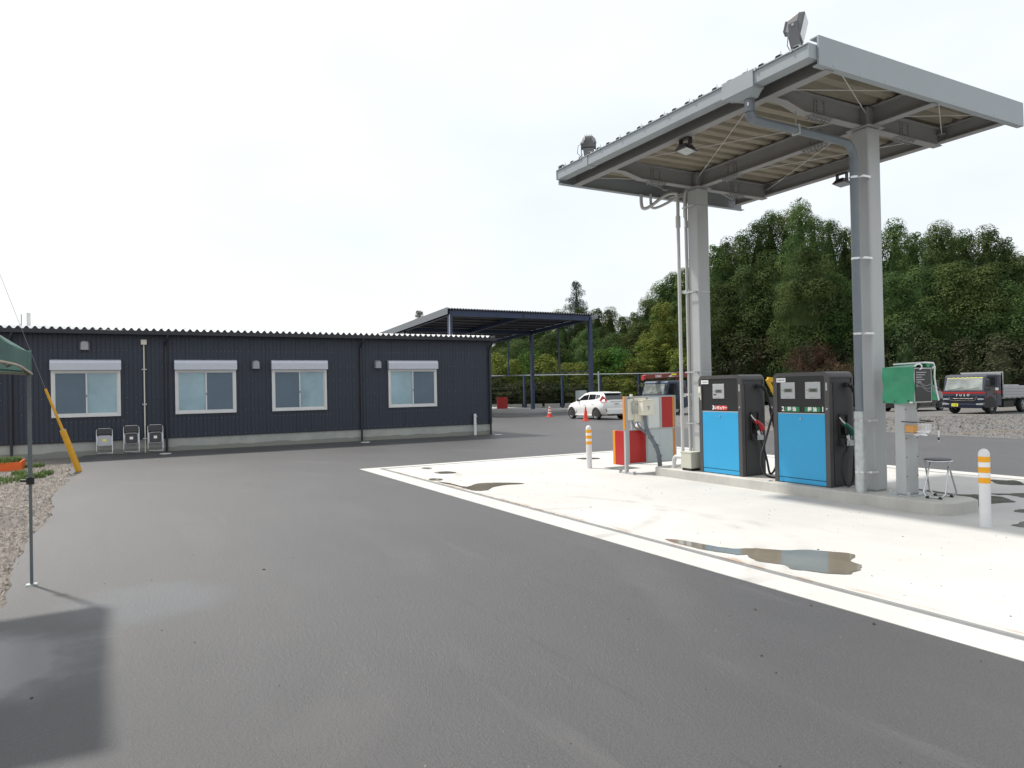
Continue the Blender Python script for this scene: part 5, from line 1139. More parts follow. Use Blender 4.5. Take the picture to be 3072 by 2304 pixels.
# hatchback in local axes: nose towards -x, y = its left(-)/right(+) side, ground z = 0
def hatchback(label, paint, group=None, detail=True):
    T = thing('parked_car', (0, 0, 0), label, 'car', group)
    #        x     zlow  zbelt  half-width low/mid/belt
    S = [(-1.97, .32, .66, .50, .58, .52), (-1.88, .22, .74, .70, .76, .68), (-1.60, .20, .84, .80, .84, .76), (-1.05, .20, .95, .82, .85, .78), (-.40, .20, .99, .83, .855, .80), (.40, .20, 1.01, .83, .86, .80), (1.20, .20, 1.06, .82, .86, .79), (1.62, .24, 1.09, .78, .84, .77), (1.86, .30, 1.06, .74, .80, .74), (1.97, .42, .95, .62, .74, .66)]
    rings = []
    for (x, zl, zb, wl, wm, wb) in S:
        zm = zl+(zb-zl)*.55
        h = [(wl*.8, zl), (wl, zl+.06), (wm, zm-.10), (wm+.008, zm+.03), (wb+.03, zb-.06), (wb, zb)]
        rings.append([(x, -p[0], p[1]) for p in h]+[(x, 0, zb+.018)]+[(x, p[0], p[1]) for p in h[::-1]])
    body = MB().loft(rings).build('body', paint, T, smooth=55)
    G = [(-1.02, .95, .96, .76, .74), (-.72, .98, 1.20, .775, .69), (-.28, .995, 1.44, .79, .60), (.25, 1.0, 1.515, .79, .575), (.95, 1.03, 1.505, .785, .57), (1.42, 1.06, 1.455, .775, .56), (1.62, 1.07, 1.34, .77, .60), (1.88, 1.05, 1.07, .735, .70)]
    rg = []
    for (x, zb, zr_, wb, wr) in G: rg.append([(x, -wb, zb), (x, -wr-.02, zb+(zr_-zb)*.72), (x, -wr+.05, zr_-.012), (x, 0, zr_+.014), (x, wr-.05, zr_-.012), (x, wr+.02, zb+(zr_-zb)*.72), (x, wb, zb)])
    MB().loft(rg).build('cabin', paint, T, smooth=45)
    def gi(x):
        for a, b in zip(G, G[1:]):
            if a[0] <= x <= b[0]: t = (x-a[0])/(b[0]-a[0]); return [a[k]+(b[k]-a[k])*t for k in range(5)]
    for s in (-1, 1):
        def sp(x, t):
            g = gi(x); f = t/.72 if t < .72 else 1; w = g[3]+(g[4]+.02-g[3])*f; return (x, s*(w+.010), g[1]+(g[2]-g[1])*t)
        for nm, P in (('side_window', [(-.72, .16), (-.28, .70), (.22, .72), (.30, .14)]), ('side_window', [(.36, .14), (.30, .72), (.92, .72), (1.02, .16)]), ('quarter_window', [(1.07, .18), (.97, .72), (1.32, .70), (1.40, .40)])):
            MB().slab([sp(*p) for p in P], (0, s, 0), .004).build(nm, 'glass', T)
        MB().box(-.62, -.52, s*.86-.06, s*.86+.06, .99, 1.11).build('mirror', 'chassis' if paint != 'car_dark' else paint, T, bevel=.02)
        MB().box(-.95, 1.3, s*.845-.012, s*.845+.012, .205, .27).build('sill', paint, T, bevel=.01)
        ln = MB()
        for (xa, za, xb, zb) in ((.33, .30, .33, 1.0), (-.80, .34, -.70, .96), (1.22, .62, 1.05, 1.02)): ln.hexa([(xa-.006, s*.852, za), (xa+.006, s*.852, za), (xa+.006, s*.868, za), (xa-.006, s*.868, za)], [(xb-.006, s*.80, zb), (xb+.006, s*.80, zb), (xb+.006, s*.815, zb), (xb-.006, s*.815, zb)])
        ln.build('door_gap', 'chassis', T)
        MB().box(-.02, .16, s*.858-.012, s*.858+.012, .80, .825).box(.80, .98, s*.855-.012, s*.855+.012, .84, .865).build('door_handle', paint, T, bevel=.006)
        wa = MB()
        for xc in (-1.30, 1.23):
            P = [(xc+.385*math.cos(a), .30+.385*math.sin(a)) for a in [math.pi*k/14 for k in range(15)]]
            wa.prism(P+[(xc-.385, .18), (xc+.385, .18)], 'y', s*.70, s*.868)
        wa.build('wheel_arch', 'chassis', T)
        for xc in (-1.30, 1.23): wheel(T, xc, s*.78, .30, .305, .19, s)
        # lights
        MB().add([(-1.93, s*.52, .70), (-1.62, s*.80, .80), (-1.50, s*.815, .88), (-1.72, s*.70, .86), (-1.88, s*.50, .78)], [(0, 1, 2, 3, 4)]).xf(Matrix.Translation((-.03, s*.02, .01))).build('headlight', 'lens', T)
        MB().add([(1.58, s*.830, 1.03), (1.90, s*.765, .93), (1.985, s*.62, .96), (1.97, s*.60, 1.07), (1.76, s*.70, 1.30), (1.66, s*.735, 1.28)], [(0, 1, 2), (0, 2, 3), (0, 3, 4), (0, 4, 5)]).xf(Matrix.Translation((.012, s*.022, 0))).build('tail_light', 'taillight', T)
        MB().add([(1.95, s*.52, .62), (1.93, s*.72, .66), (1.95, s*.66, .50)], [(0, 1, 2)]).xf(Matrix.Translation((.055, 0, -.06))).build('reflector', 'chassis', T)
    MB().slab([(-1.00, -.66, 1.0), (-1.00, .66, 1.0), (-.33, .52, 1.425), (-.33, -.52, 1.425)], (-.53, 0, .84), .018).build('windscreen', 'glass', T)
    MB().slab([(1.885, -.60, 1.09), (1.885, .60, 1.09), (1.56, .50, 1.405), (1.56, -.50, 1.405)], (.70, 0, .72), .022).build('rear_window', 'glass', T)
    MB().hexa([(1.40, -.53, 1.46), (1.70, -.50, 1.425), (1.70, .50, 1.425), (1.40, .53, 1.46)], [(1.40, -.53, 1.49), (1.70, -.50, 1.455), (1.70, .50, 1.455), (1.40, .53, 1.49)]).build('spoiler', paint, T)
    p = MB().box(1.985, 1.998, -.165, .165, .80, .935).build('number_plate', 'print_white', T)
    MB().box(1.998, 1.999, -.12, .12, .83, .865).build('plate_print', 'label_green', p)
    MB().box(1.97, 1.992, -.42, .42, .975, 1.0).build('tailgate_trim', 'chrome', T)
    MB().hexa([(1.75, -.70, .26), (2.02, -.58, .30), (2.02, .58, .30), (1.75, .70, .26)], [(1.75, -.78, .58), (2.03, -.66, .60), (2.03, .66, .60), (1.75, .78, .58)]).build('rear_bumper', paint, T, bevel=.05, seg=3)
    MB().box(1.80, 2.0, -.45, .45, .22, .30).build('under_tray', 'chassis', T)
    return T
wc = hatchback('white five door hatchback parked behind the orange cone', 'car_white')
wc.location = (-32.0, 23.05, gz(-32, 23)); wc.rotation_euler = (0, 0, R(-3)); wc.scale = (.97, .97, .97)
dk = hatchback('small dark car mostly hidden behind the terminal post and column', 'car_dark')
dk.location = (-25.1, 40.5, gz(-25.1, 40.5)+.0); dk.rotation_euler = (0, 0, R(90))

# trucks in local axes: nose towards -y, x = width
def truck_cab(T, paint, w, y0, L, zb, zt, stripe=False, roof='flood'):
    h = w/2
    side = [(y0+.05, zb), (y0, zb+.55), (y0+.02, zb+.80), (y0+.22, zt-.10), (y0+.34, zt), (y0+L-.06, zt), (y0+L, zt-.06), (y0+L, zb)]
    q = MB(); q.prism(side, 'x', -h, h); c = q.build('cab', paint, T, bevel=.05, seg=3)
    zs = zb+.82; ztop = zt-.17
    yy = lambda z: y0+.02+(z-zb-.80)/(zt-.10-zb-.80)*.20
    MB().slab([(-h+.10, yy(zs), zs), (h-.10, yy(zs), zs), (h-.16, yy(ztop), ztop), (-h+.16, yy(ztop), ztop)], (0, -1, .2), .012).build('windscreen', 'windscreen', T)
    wp_ = MB()
    for (xa, xb) in ((-.50, .02), (.05, .55)): wp_.tube([(xa*h*1.4, yy(zs)-.03, zs+.02), (xb*h*1.4, yy(zs)-.02, zs+.13)], .010, 5)
    wp_.build('wiper', 'chassis', T)
    for s in (-1, 1):
        X = s*(h+.002)
        MB().slab([(X, y0+.25, zs+.02), (X, y0+L*.62, zs-.08), (X, y0+L*.62, ztop+.02), (X, y0+.42, ztop+.02)], (s, 0, 0), .006).build('side_window', 'glass', T)
        d = MB()
        for (a, b, z0, z1) in ((y0+L*.70, y0+L*.70+.014, zb+.12, zt-.08), (y0+.16, y0+.174, zb+.30, zs)): d.box(X-.002 if s > 0 else X-.005, X+.005 if s > 0 else X+.002, a, b, z0, z1)
        d.box(X-.002 if s > 0 else X-.005, X+.005 if s > 0 else X+.002, y0+.17, y0+L*.70, zb+.28, zb+.294).build('door_gap', 'chassis', T)
        MB().box(s*(h+.01)-.02, s*(h+.01)+.02, y0+L*.55, y0+L*.67, zs-.20, zs-.165).build('door_handle', 'chassis', T)
        m_ = MB().tube([(s*h, y0+.20, zt-.15), (s*(h+.20), y0-.02, zt-.25), (s*(h+.20), y0-.02, zs+.06), (s*h, y0+.15, zs+.02)], .012, 5).build('mirror_arm', 'chassis', T)
        MB().box(s*(h+.20)-.09, s*(h+.20)+.09, y0-.06, y0-.0, zt-.56, zt-.24).box(s*(h+.20)-.08, s*(h+.20)+.08, y0-.05, y0+.0, zs-.02, zs+.14).build('mirror', 'chassis', m_, bevel=.02)
    MB().box(-h+.12, h-.12, y0+.40, y0+L-.15, zt+.001, zt+.025).build('roof_panel', roof, T)
    return c
def truck_right():
    T = thing('flatbed_truck', (0, 0, 0), 'dark navy flatbed truck with red stripe and silver drop sides', 'truck')
    w = 2.02; h = w/2; y0 = 0; zb, zt = .36, 1.95; L = 1.55
    truck_cab(T, 'cab_navy', w, y0, L, zb, zt)
    MB().box(-h-.004, h+.004, y0-.006, y0+.10, 1.02, 1.10).box(h+.0, h+.006, y0+1.02, y0+1.5, 1.02, 1.12).build('red_stripe', 'red', T)
    MB().box(-h+.1, h-.1, y0-.075, y0+.02, .30, .52).build('bumper', 'cab_navy', T, bevel=.03)
    MB().hexa([(-.46, y0-.03, .68), (.46, y0-.03, .68), (.46, y0+.01, .68), (-.46, y0+.01, .68)], [(-.62, y0-.02, .85), (.62, y0-.02, .85), (.62, y0+.01, .85), (-.62, y0+.01, .85)]).build('grille_slot', 'black', T)
    g = MB(); g.tube([(-.66, y0-.035, .86), (-.60, y0-.05, .70), (-.45, y0-.055, .665), (.45, y0-.055, .665), (.60, y0-.05, .70), (.66, y0-.035, .86)], .014, 6).tube([(-.5, y0-.045, .77), (.5, y0-.045, .77)], .008, 6).build('grille_bar', 'chrome', T, smooth=60)
    text('maker_letters', 'F  U  S  O', .155, frame((0, y0-.012, .935), (1, 0, 0), (0, 0, 1)), 'print_white', T, .002, .006)
    for s in (-1, 1):
        MB().box(s*.83-.15, s*.83+.15, y0-.03, y0+.03, .70, .775).build('marker_light', 'lens', T, bevel=.02)
        MB().box(s*.82-.17, s*.82+.17, y0-.09, y0-.05, .45, .53).build('headlight', 'lens', T, bevel=.02)
    MB().box(-.52, -.20, y0-.09, y0-.077, .38, .53).build('number_plate', 'sticker_y', T)
    text('plate_digits', '11-53', .10, frame((-.36, y0-.092, .455), (1, 0, 0), (0, 0, 1)), 'print_black', T, .002, .001)
    MB().box(h+.004, h+.012, y0+.97, y0+1.25, 1.16, 1.29).build('door_sticker', 'print_white', T)
    MB().box(h+.002, h+.02, y0+.16, y0+.30, .80, .83).build('side_marker', 'taillight', T)
    cz = MB()
    pts = [(-h+.14+(2*h-.28)*i/24, y0+.21, 1.78+.022*abs(math.sin(i*math.pi/3))) for i in range(25)]
    cz.tube(pts, .018, 5).build('cab_curtain', 'sticker_y', T)
    for s in (-1, 1):
        MB().prism([(y0+.50+.52*math.cos(a), .38+.50*math.sin(a)) for a in [math.pi*k/10 for k in range(11)]]+[(y0+.06, .32), (y0+.94, .32)], 'x', s*(h-.20), s*(h+.008)).build('mud_guard', 'chassis', T)
    def tw(x, y, s, r=.40):
        o = MB(); n = 22; w_ = .22; prof = [(r*.62, -w_/2), (r*.96, -w_/2), (r, -w_*.3), (r, w_*.3), (r*.96, w_/2), (r*.62, w_/2)]; vs = []; fs = []
        for i in range(n):
            a = 2*math.pi*i/n; vs += [(x+p[1], y+p[0]*math.cos(a), r+p[0]*math.sin(a)) for p in prof]
        for i in range(n):
            for k in range(6): fs.append((i*6+k, i*6+(k+1) % 6, ((i+1) % n)*6+(k+1) % 6, ((i+1) % n)*6+k))
        t = o.add(vs, fs).build('wheel', 'tyre', T, smooth=40)
        MB().cyl((x-.02*s, y, r), (x+s*.06, y, r), r*.62, n=20).cyl((x+s*.06, y, r), (x+s*.13, y, r), r*.25, n=12).build('rim', 'galv', t, smooth=40)
        b_ = MB()
        for k in range(6): a = k*math.pi/3; b_.cyl((x+s*.06, y+r*.44*math.cos(a), r+r*.44*math.sin(a)), (x+s*.085, y+r*.44*math.cos(a), r+r*.44*math.sin(a)), .025, n=6)
        b_.build('wheel_nuts', 'chassis', t)
    for s in (-1, 1): tw(s*.86, y0+.80, s); tw(s*.84, y0+3.75, s)
    MB().box(-.40, -.28, y0+.6, y0+6.0, .42, .62).box(.28, .40, y0+.6, y0+6.0, .42, .62).build('chassis_rail', 'chassis', T)
    MB().box(h-.30, h-.02, y0+1.75, y0+2.7, .30, .62).build('tool_box', 'chassis', T)
    MB().box(-h-.02, h+.02, y0+1.62, y0+6.2, .74, .84).build('bed_floor', 'bed', T)
    for s in (-1, 1):
        sd = MB().box(s*(h+.035)-.02, s*(h+.035)+.02, y0+1.66, y0+6.2, .80, 1.34).build('drop_side', 'bed', T)
        rbs = MB()
        for z in (.93, 1.07, 1.21): rbs.box(s*(h+.058)-.004, s*(h+.058)+.004, y0+1.7, y0+6.16, z-.008, z+.008)
        for k in range(9): rbs.box(s*(h+.06)-.012, s*(h+.06)+.012, y0+1.9+.5*k, y0+1.98+.5*k, .74, .80)
        rbs.build('side_rib', 'shed_fascia', sd)
    MB().box(-h-.03, h+.03, y0+6.2, y0+6.24, .80, 1.34).build('tail_board', 'bed', T)
    MB().box(-h+.06, h+.02, y0+1.60, y0+1.64, .84, 2.02).box(-h+.02, h+.04, y0+1.60, y0+1.66, 2.02, 2.08).box(h-.04, h+.04, y0+1.60, y0+1.66, .84, 2.02).build('head_board', 'bed', T)
    MB().box(-.5, .8, y0+2.4, y0+3.6, 1.32, 1.42).build('load_cover', 'bed', T)
    T.location = (-20.45, 37.10, gz(-20.4, 38.5)); return T
truck_right()
def crane_truck():
    T = thing('crane_truck', (0, 0, 0), 'blue truck with red brown loading crane folded over its cab', 'truck')
    w = 2.1; h = w/2; zb, zt, L = .42, 2.02, 1.75
    truck_cab(T, 'cab_blue', w, 0, L, zb, zt)
    MB().box(-h+.06, h-.06, -.08, .02, .30, .52).build('bumper', 'cab_blue', T, bevel=.03)
    MB().box(h+.003, h+.010, 1.30, 1.66, 1.06, 1.15).build('door_sticker', 'print_white', T); MB().box(h+.010, h+.012, 1.30, 1.42, 1.08, 1.13).build('door_print', 'red', T)
    MB().box(h+.003, h+.01, 1.30, 1.62, 1.38, 1.85).build('rear_side_window', 'glass', T)
    MB().prism([(.95+.56*math.cos(a), .40+.56*math.sin(a)) for a in [math.pi*k/12 for k in range(13)]]+[(.40, .36), (1.5, .36)], 'x', h-.25, h+.012).build('mud_guard', 'chassis', T)
    MB().box(-h+.2, h-.2, -.012, .01, .62, .95).build('grille', 'chassis', T)
    for s in (-1, 1):
        MB().box(s*.78-.16, s*.78+.16, -.10, -.06, .36, .48).build('headlight', 'lens', T)
        for y in (.95, 4.6):
            r = .43; o = MB().cyl((s*.98-s*.24, y, r), (s*.98, y, r), r, n=24).build('wheel', 'tyre', T, smooth=40)
            MB().cyl((s*.98, y, r), (s*.985, y, r), r*.60, n=20).cyl((s*.985, y, r), (s*1.04, y, r), r*.26, n=12).build('rim', 'galv', o, smooth=40)
    MB().box(-.42, .42, .5, 6.6, .45, .68).build('chassis_rail', 'chassis', T)
    MB().box(-h, h, 2.5, 6.8, .80, .92).build('bed_floor', 'bed', T)
    for s in (-1, 1): MB().box(s*h-.02, s*h+.02, 2.5, 6.8, .92, 1.16).build('drop_side', 'bed', T)
    MB().box(-.55, .55, 1.85, 2.35, .68, 1.7).cyl((0, 2.1, 1.7), (0, 2.1, 2.2), .20, n=14).build('crane_column', 'boom', T)
    bm = MB().hexa([(-.16, -.55, 2.16), (.16, -.55, 2.16), (.16, 3.0, 2.26), (-.16, 3.0, 2.26)], [(-.16, -.55, 2.42), (.16, -.55, 2.42), (.16, 3.0, 2.58), (-.16, 3.0, 2.58)]).build('boom', 'boom', T, bevel=.03)
    MB().hexa([(-.12, -.75, 2.10), (.12, -.75, 2.10), (.12, -.55, 2.18), (-.12, -.55, 2.18)], [(-.12, -.72, 2.36), (.12, -.72, 2.36), (.12, -.55, 2.40), (-.12, -.55, 2.40)]).build('boom_head', 'red', bm)
    text('crane_lettering', 'UNIC', .20, frame((.163, .35, 2.315), (0, 1, 0.03), (0, 0, 1)), 'print_white', bm, .006, .002)
    ar = MB()
    ar.add([(.164, .85, 2.25), (.164, 1.55, 2.44), (.164, 1.30, 2.30), (.164, 2.05, 2.33), (.164, 1.25, 2.27), (.164, 1.10, 2.31)], [(0, 5, 1), (5, 4, 1), (4, 3, 2)]).build('boom_emblem', 'print_white', bm)
    MB().box(.163, .166, 1.35, 1.75, 2.37, 2.47).build('boom_label', 'sticker_y', bm)
    MB().tube([(.0, -.66, 2.12), (.02, -.66, 1.2), (.0, -.66, .9)], .012, 5).box(-.05, .05, -.71, -.61, .84, .96).build('hook_line', 'chassis', T)
    T.location = (-33.4, 28.15, gz(-33.4, 29)); return T
crane_truck()
# small yellow excavator behind the pumps
dg = thing('excavator', (-24.2, 30.6, 0), 'small yellow excavator whose bent boom shows between the two fuel pumps', 'excavator')
ex, ey_ = -23.7, 31.0; gz0 = gz(ex, ey_)
for s in (-1, 1):
    t = MB().prism([(ex-1.0+.22*math.cos(a), gz0+.24+.22*math.sin(a)) for a in [math.pi/2+math.pi*k/8 for k in range(9)]]+[(ex+1.0+.22*math.cos(a), gz0+.24+.22*math.sin(a)) for a in [-math.pi/2+math.pi*k/8 for k in range(9)]], 'y', ey_+s*.62-.15, ey_+s*.62+.15).build('track', 'tyre', dg)
MB().box(ex-.75, ex+.8, ey_-.6, ey_+.6, gz0+.5, gz0+1.0).build('upper_body', 'digger', dg, bevel=.06)
cbx = MB().box(ex-.45, ex+.45, ey_-.05, ey_+.58, gz0+1.0, gz0+1.75).build('cab', 'digger', dg, bevel=.04)
MB().box(ex-.46, ex+.46, ey_-.06, ey_+.59, gz0+1.15, gz0+1.62).build('cab_window', 'glass', cbx)
def arm(P, w, y, name):
    q = MB()
    for a, b, h0, h1 in P:
        a, b = Vector(a), Vector(b); d = (b-a).normalized(); n = Vector((-d.z, 0, d.x))
        d3 = Vector((d.x, d.y, d.z)); up = d3.cross(Vector((-d3.y, d3.x, 0)).normalized() if abs(d3.z) < .99 else Vector((0, 1, 0))); up = -up if up.z < 0 else up
        sd = d3.cross(up)*w
        q.hexa([a-up*h0-sd, a-up*h0+sd, b-up*h1+sd, b-up*h1-sd], [a+up*h0-sd, a+up*h0+sd, b+up*h1+sd, b+up*h1-sd])
    return q.build(name, 'digger', dg, bevel=.015)
arm([((-24.3, 30.55, 1.0), (-24.85, 29.35, 1.72), .12, .13), ((-24.87, 29.33, 1.73), (-25.2, 28.62, 1.86), .13, .11)], .10, 0, 'boom')
arm([((-25.2, 28.6, 1.86), (-25.0, 28.98, .95), .08, .06)], .08, 0, 'dipper_arm')
MB().tube([(-24.6, 30.0, 1.15), (-25.0, 29.1, 1.55)], .035, 8).build('boom_ram', 'chrome', dg)
MB().prism([(-25.3, .95), (-24.8, .95), (-24.7, .6), (-25.0, .42), (-25.25, .6)], 'y', 28.8, 29.3).build('bucket', 'chassis', dg)
# stacked boards by the wood
wb_ = thing('board_stack', (-27.7, 47.9, -.12), 'stack of orange boards lying on gravel left of the flatbed truck', 'boards')
bdm = MB().box(-29.0, -26.6, 47.6, 47.9, gz(-27.7, 47.9), gz(-27.7, 47.9)+.12).build('board', 'wood', wb_)
repeat(bdm, [(.03, .35, 0), (0, .05, .13), (.05, .36, .13), (.02, .08, .26), (0, .33, .26), (-.3, .2, .39)], wb_)
ct = thing('steel_cage', (-16.9, 42.5, -.1), 'grey green metal cage frame behind the flatbed truck at the right edge', 'cage')
cg = MB()
for (x, y) in ((-17.3, 42.6), (-15.8, 42.6), (-17.3, 44.0), (-15.8, 44.0)): cg.box(x-.05, x+.05, y-.05, y+.05, gz(x, y), 2.75)
cg.build('cage_post', 'shed_fascia', ct)
MB().box(-17.36, -15.74, 42.54, 42.66, 2.65, 2.77).box(-17.36, -15.74, 43.94, 44.06, 2.65, 2.77).box(-17.36, -17.24, 42.66, 43.94, 2.65, 2.77).box(-17.36, -15.74, 42.56, 42.62, 1.2, 1.3).build('cage_rail', 'shed_fascia', ct)
MB().box(-17.25, -15.85, 42.60, 42.62, 1.3, 2.65).build('mesh_panel', 'glass', ct)
TREES = [(-51.3,51.6,-0.23,15.5,4.7,'c'), (-52.2,54.1,-0.24,16.2,4.0,'c'), (-50.0,53.9,-0.23,16.4,4.3,'c'), (-49.3,55.2,-0.23,17.6,4.3,'c'), (-49.4,57.0,-0.24,18.7,4.3,'c'), (-48.0,57.5,-0.23,18.3,4.7,'c'), (-41.9,52.0,-0.19,17.3,4.0,'c'), (-42.7,54.7,-0.2,16.5,3.6,'c'), (-39.4,52.5,-0.18,15.2,3.7,'c'), (-40.7,56.3,-0.2,15.2,3.5,'c'), (-38.1,54.8,-0.18,14.5,3.7,'c'), (-36.3,53.9,-0.17,13.8,3.5,'c'), (-34.9,54.4,-0.17,14.3,3.8,'c'), (-34.8,56.6,-0.17,13.8,3.5,'c'), (-32.0,55.5,-0.15,13.7,3.7,'c'), (-35.4,59.7,-0.18,13.8,3.3,'c'), (-33.2,59.4,-0.17,13.3,3.2,'c'), (-31.1,57.1,-0.15,12.9,3.4,'c'), (-29.7,57.5,-0.15,13.0,3.6,'c'), (-29.1,58.6,-0.15,12.4,3.3,'c'), (-28.0,58.5,-0.14,10.9,3.5,'c'), (-27.9,60.8,-0.15,11.7,3.9,'c'), (-28.0,64.6,-0.16,12.6,4.0,'c'), (-45.7,53.5,-0.21,13.8,5.5,'c2'), (-37.6,47.4,-0.16,12.4,5.0,'c2'), (-47.7,51.8,-0.21,12.8,5.2,'c2'), (-36.6,49.2,-0.16,10.3,4.4,'c2'), (-31.6,52.1,-0.14,10.2,4.4,'c2'), (-29.9,53.0,-0.14,10.2,4.3,'c2'), (-28.2,54.1,-0.14,9.8,4.2,'c2'), (-26.7,54.8,-0.13,8.4,4.2,'c2'), (-33.1,51.4,-0.15,9.7,4.2,'c2'), (-49.6,50.6,-0.22,11.5,5.3,'c2'), (-35.4,51.4,-0.16,10.0,4.4,'c2'), (-77.5,41.6,-0.32,9.4,4.4,'c'), (-76.3,43.8,-0.32,10.4,4.4,'c'), (-76.8,46.9,-0.33,11.2,4.5,'c'), (-75.6,49.1,-0.33,11.5,4.5,'c'), (-74.4,51.3,-0.33,11.9,4.5,'c'), (-70.1,50.8,-0.31,11.4,3.8,'c'), (-67.7,51.0,-0.3,11.0,3.7,'c'), (-66.1,51.7,-0.29,10.1,3.9,'c'), (-66.3,53.5,-0.3,10.7,3.7,'c'), (-65.5,54.9,-0.3,12.2,4.2,'c'), (-63.9,55.6,-0.29,13.8,4.6,'c'), (-62.5,56.1,-0.29,14.7,4.6,'c'), (-60.3,56.0,-0.28,15.1,4.9,'c'), (-56.5,54.6,-0.26,15.5,4.6,'c'), (-69.5,43.7,-0.29,8.2,5.0,'c2'), (-71.1,40.7,-0.29,7.5,5.0,'c2'), (-66.6,46.8,-0.29,8.4,5.0,'c2'), (-64.2,49.1,-0.28,7.9,4.9,'c2'), (-62.9,51.4,-0.28,9.0,4.9,'c2'), (-78.7,53.8,-0.35,16.1,3.7,'k'), (-93.5,37.5,-0.38,13.2,3.2,'k'), (-73.9,-9.5,-0.18,7.0,4.4,'c2'), (-61.2,-7.1,-0.13,3.8,2.1,'b'), (-67.1,35.6,-0.26,5.9,3.2,'b'), (-65.4,36.6,-0.26,5.1,2.9,'b'), (-64.5,38.2,-0.26,6.0,3.3,'b2'), (-62.9,39.1,-0.25,5.5,3.5,'b'), (-61.9,40.9,-0.25,4.6,3.3,'b'), (-60.3,41.7,-0.24,4.6,3.0,'b'), (-58.6,42.8,-0.24,5.8,3.6,'b2'), (-57.8,44.2,-0.24,5.9,3.8,'b2'), (-56.2,45.0,-0.24,4.7,3.2,'b'), (-57.0,47.6,-0.24,6.9,4.1,'b3'), (-57.0,49.5,-0.25,10.7,3.7,'b3'), (-54.0,48.9,-0.24,5.7,3.5,'b'), (-65.7,34.0,-0.25,3.6,3.3,'u'), (-64.0,35.0,-0.24,2.5,3.6,'u'), (-62.3,36.2,-0.24,2.8,3.6,'u'), (-61.2,38.0,-0.24,2.7,3.6,'u'), (-60.2,39.8,-0.24,2.5,3.6,'u'), (-58.5,41.0,-0.24,2.3,3.5,'u'), (-56.7,42.1,-0.23,2.9,3.5,'b'), (-54.9,43.2,-0.23,2.7,3.5,'b'), (-54.0,44.8,-0.23,3.1,3.1,'u'), (-48.3,48.8,-0.21,6.3,4.0,'u'), (-46.6,49.9,-0.21,6.8,4.0,'u'), (-44.8,51.0,-0.2,6.1,3.9,'u'), (-34.0,47.8,-0.14,5.1,2.9,'u'), (-32.5,48.6,-0.14,5.3,2.6,'u'), (-30.9,49.3,-0.14,6.1,2.5,'u'), (-29.4,49.9,-0.13,4.6,2.8,'u'), (-27.7,50.9,-0.12,4.7,3.0,'u'), (-26.2,51.6,-0.12,4.8,2.9,'u'), (-25.3,53.2,-0.12,4.6,2.9,'u'), (-51.5,47.2,-0.22,3.7,3.8,'u'), (-49.8,48.2,-0.21,4.8,3.7,'u'), (-35.4,45.2,-0.14,6.4,3.8,'r'), (-34.2,45.4,-0.14,4.4,2.9,'r'), (-46.2,50.5,-0.21,8.6,3.2,'r'), (-93.9,49.2,-0.41,8.4,5.6,'c'), (-92.5,51.6,-0.41,9.8,5.6,'c'), (-91.2,54.0,-0.41,10.2,5.6,'c'), (-89.9,56.3,-0.41,10.9,5.6,'c'), (-88.6,58.7,-0.41,11.3,5.6,'c'), (-87.0,61.5,-0.41,11.8,5.6,'c'), (-85.8,63.6,-0.41,11.7,5.6,'c'), (-84.3,66.4,-0.41,10.9,5.6,'c'), (-83.2,68.4,-0.41,12.4,5.6,'c'), (-82.2,70.1,-0.41,14.3,5.6,'c'), (-81.2,71.8,-0.41,16.2,5.6,'c'), (-80.2,73.6,-0.41,16.7,5.6,'c'), (-77.4,78.5,-0.41,20.0,5.6,'c'), (-76.0,81.1,-0.41,21.4,5.6,'c'), (-74.3,84.1,-0.41,22.3,5.6,'c'), (-72.1,88.0,-0.41,24.2,5.6,'c'), (-63.6,82.8,-0.36,21.1,5.1,'c'), (-61.7,86.3,-0.36,19.9,5.1,'c'), (-60.4,88.6,-0.36,19.6,5.1,'c'), (-45.7,69.8,-0.25,14.4,4.9,'c'), (-44.7,71.6,-0.25,15.0,4.9,'c'), (-43.6,73.7,-0.25,14.7,4.9,'c'), (-42.2,76.1,-0.25,14.6,4.9,'c'), (-41.2,77.9,-0.25,14.6,4.9,'c'), (-40.2,79.7,-0.25,14.9,4.9,'c'), (-39.2,81.5,-0.25,13.5,4.9,'c')]

# ================================================================== trees and shrubs
def leaf_cloud(q, c, rad, n, size, r, up=.35, flat=1.0):
    q.tone = getattr(q, 'tone', []); tn_ = min(1, max(0, r.gauss(.45, .26)))
    for i in range(n):
        while True:
            d = Vector((r.uniform(-1, 1), r.uniform(-1, 1), r.uniform(-.45, 1)))
            if .05 < d.length <= 1: break
        d.normalize(); k = r.uniform(.84, 1.06)
        p = c+Vector((d.x*rad, d.y*rad, d.z*rad*flat))*k
        nrm = (d+Vector((0, 0, up))+Vector((r.uniform(-.3, .3), r.uniform(-.3, .3), r.uniform(-.3, .3)))).normalized()
        a = nrm.orthogonal().normalized(); b = nrm.cross(a); t = r.uniform(0, 6.28)
        u = a*math.cos(t)+b*math.sin(t); v = nrm.cross(u); s = size*r.uniform(.6, 1.3); s2 = s*r.uniform(.35, .7)
        o = len(q.v)
        q.v += [tuple(p-u*s), tuple(p-v*s2+u*s*.1), tuple(p+u*s), tuple(p+v*s2-u*s*.1)]; q.f.append((o, o+1, o+2, o+3)); q.tone.append(min(1, max(0, tn_+r.uniform(-.06, .06))))
def core(q, prof, r, n=10):  # added solid filler inside the crown, blocks light and see-through gaps
    rings = []
    for (z, rad) in prof: rings.append([(rad*math.cos(2*math.pi*i/n)*r.uniform(.75, 1.15), rad*math.sin(2*math.pi*i/n)*r.uniform(.75, 1.15), z) for i in range(n)])
    q.loft(rings)
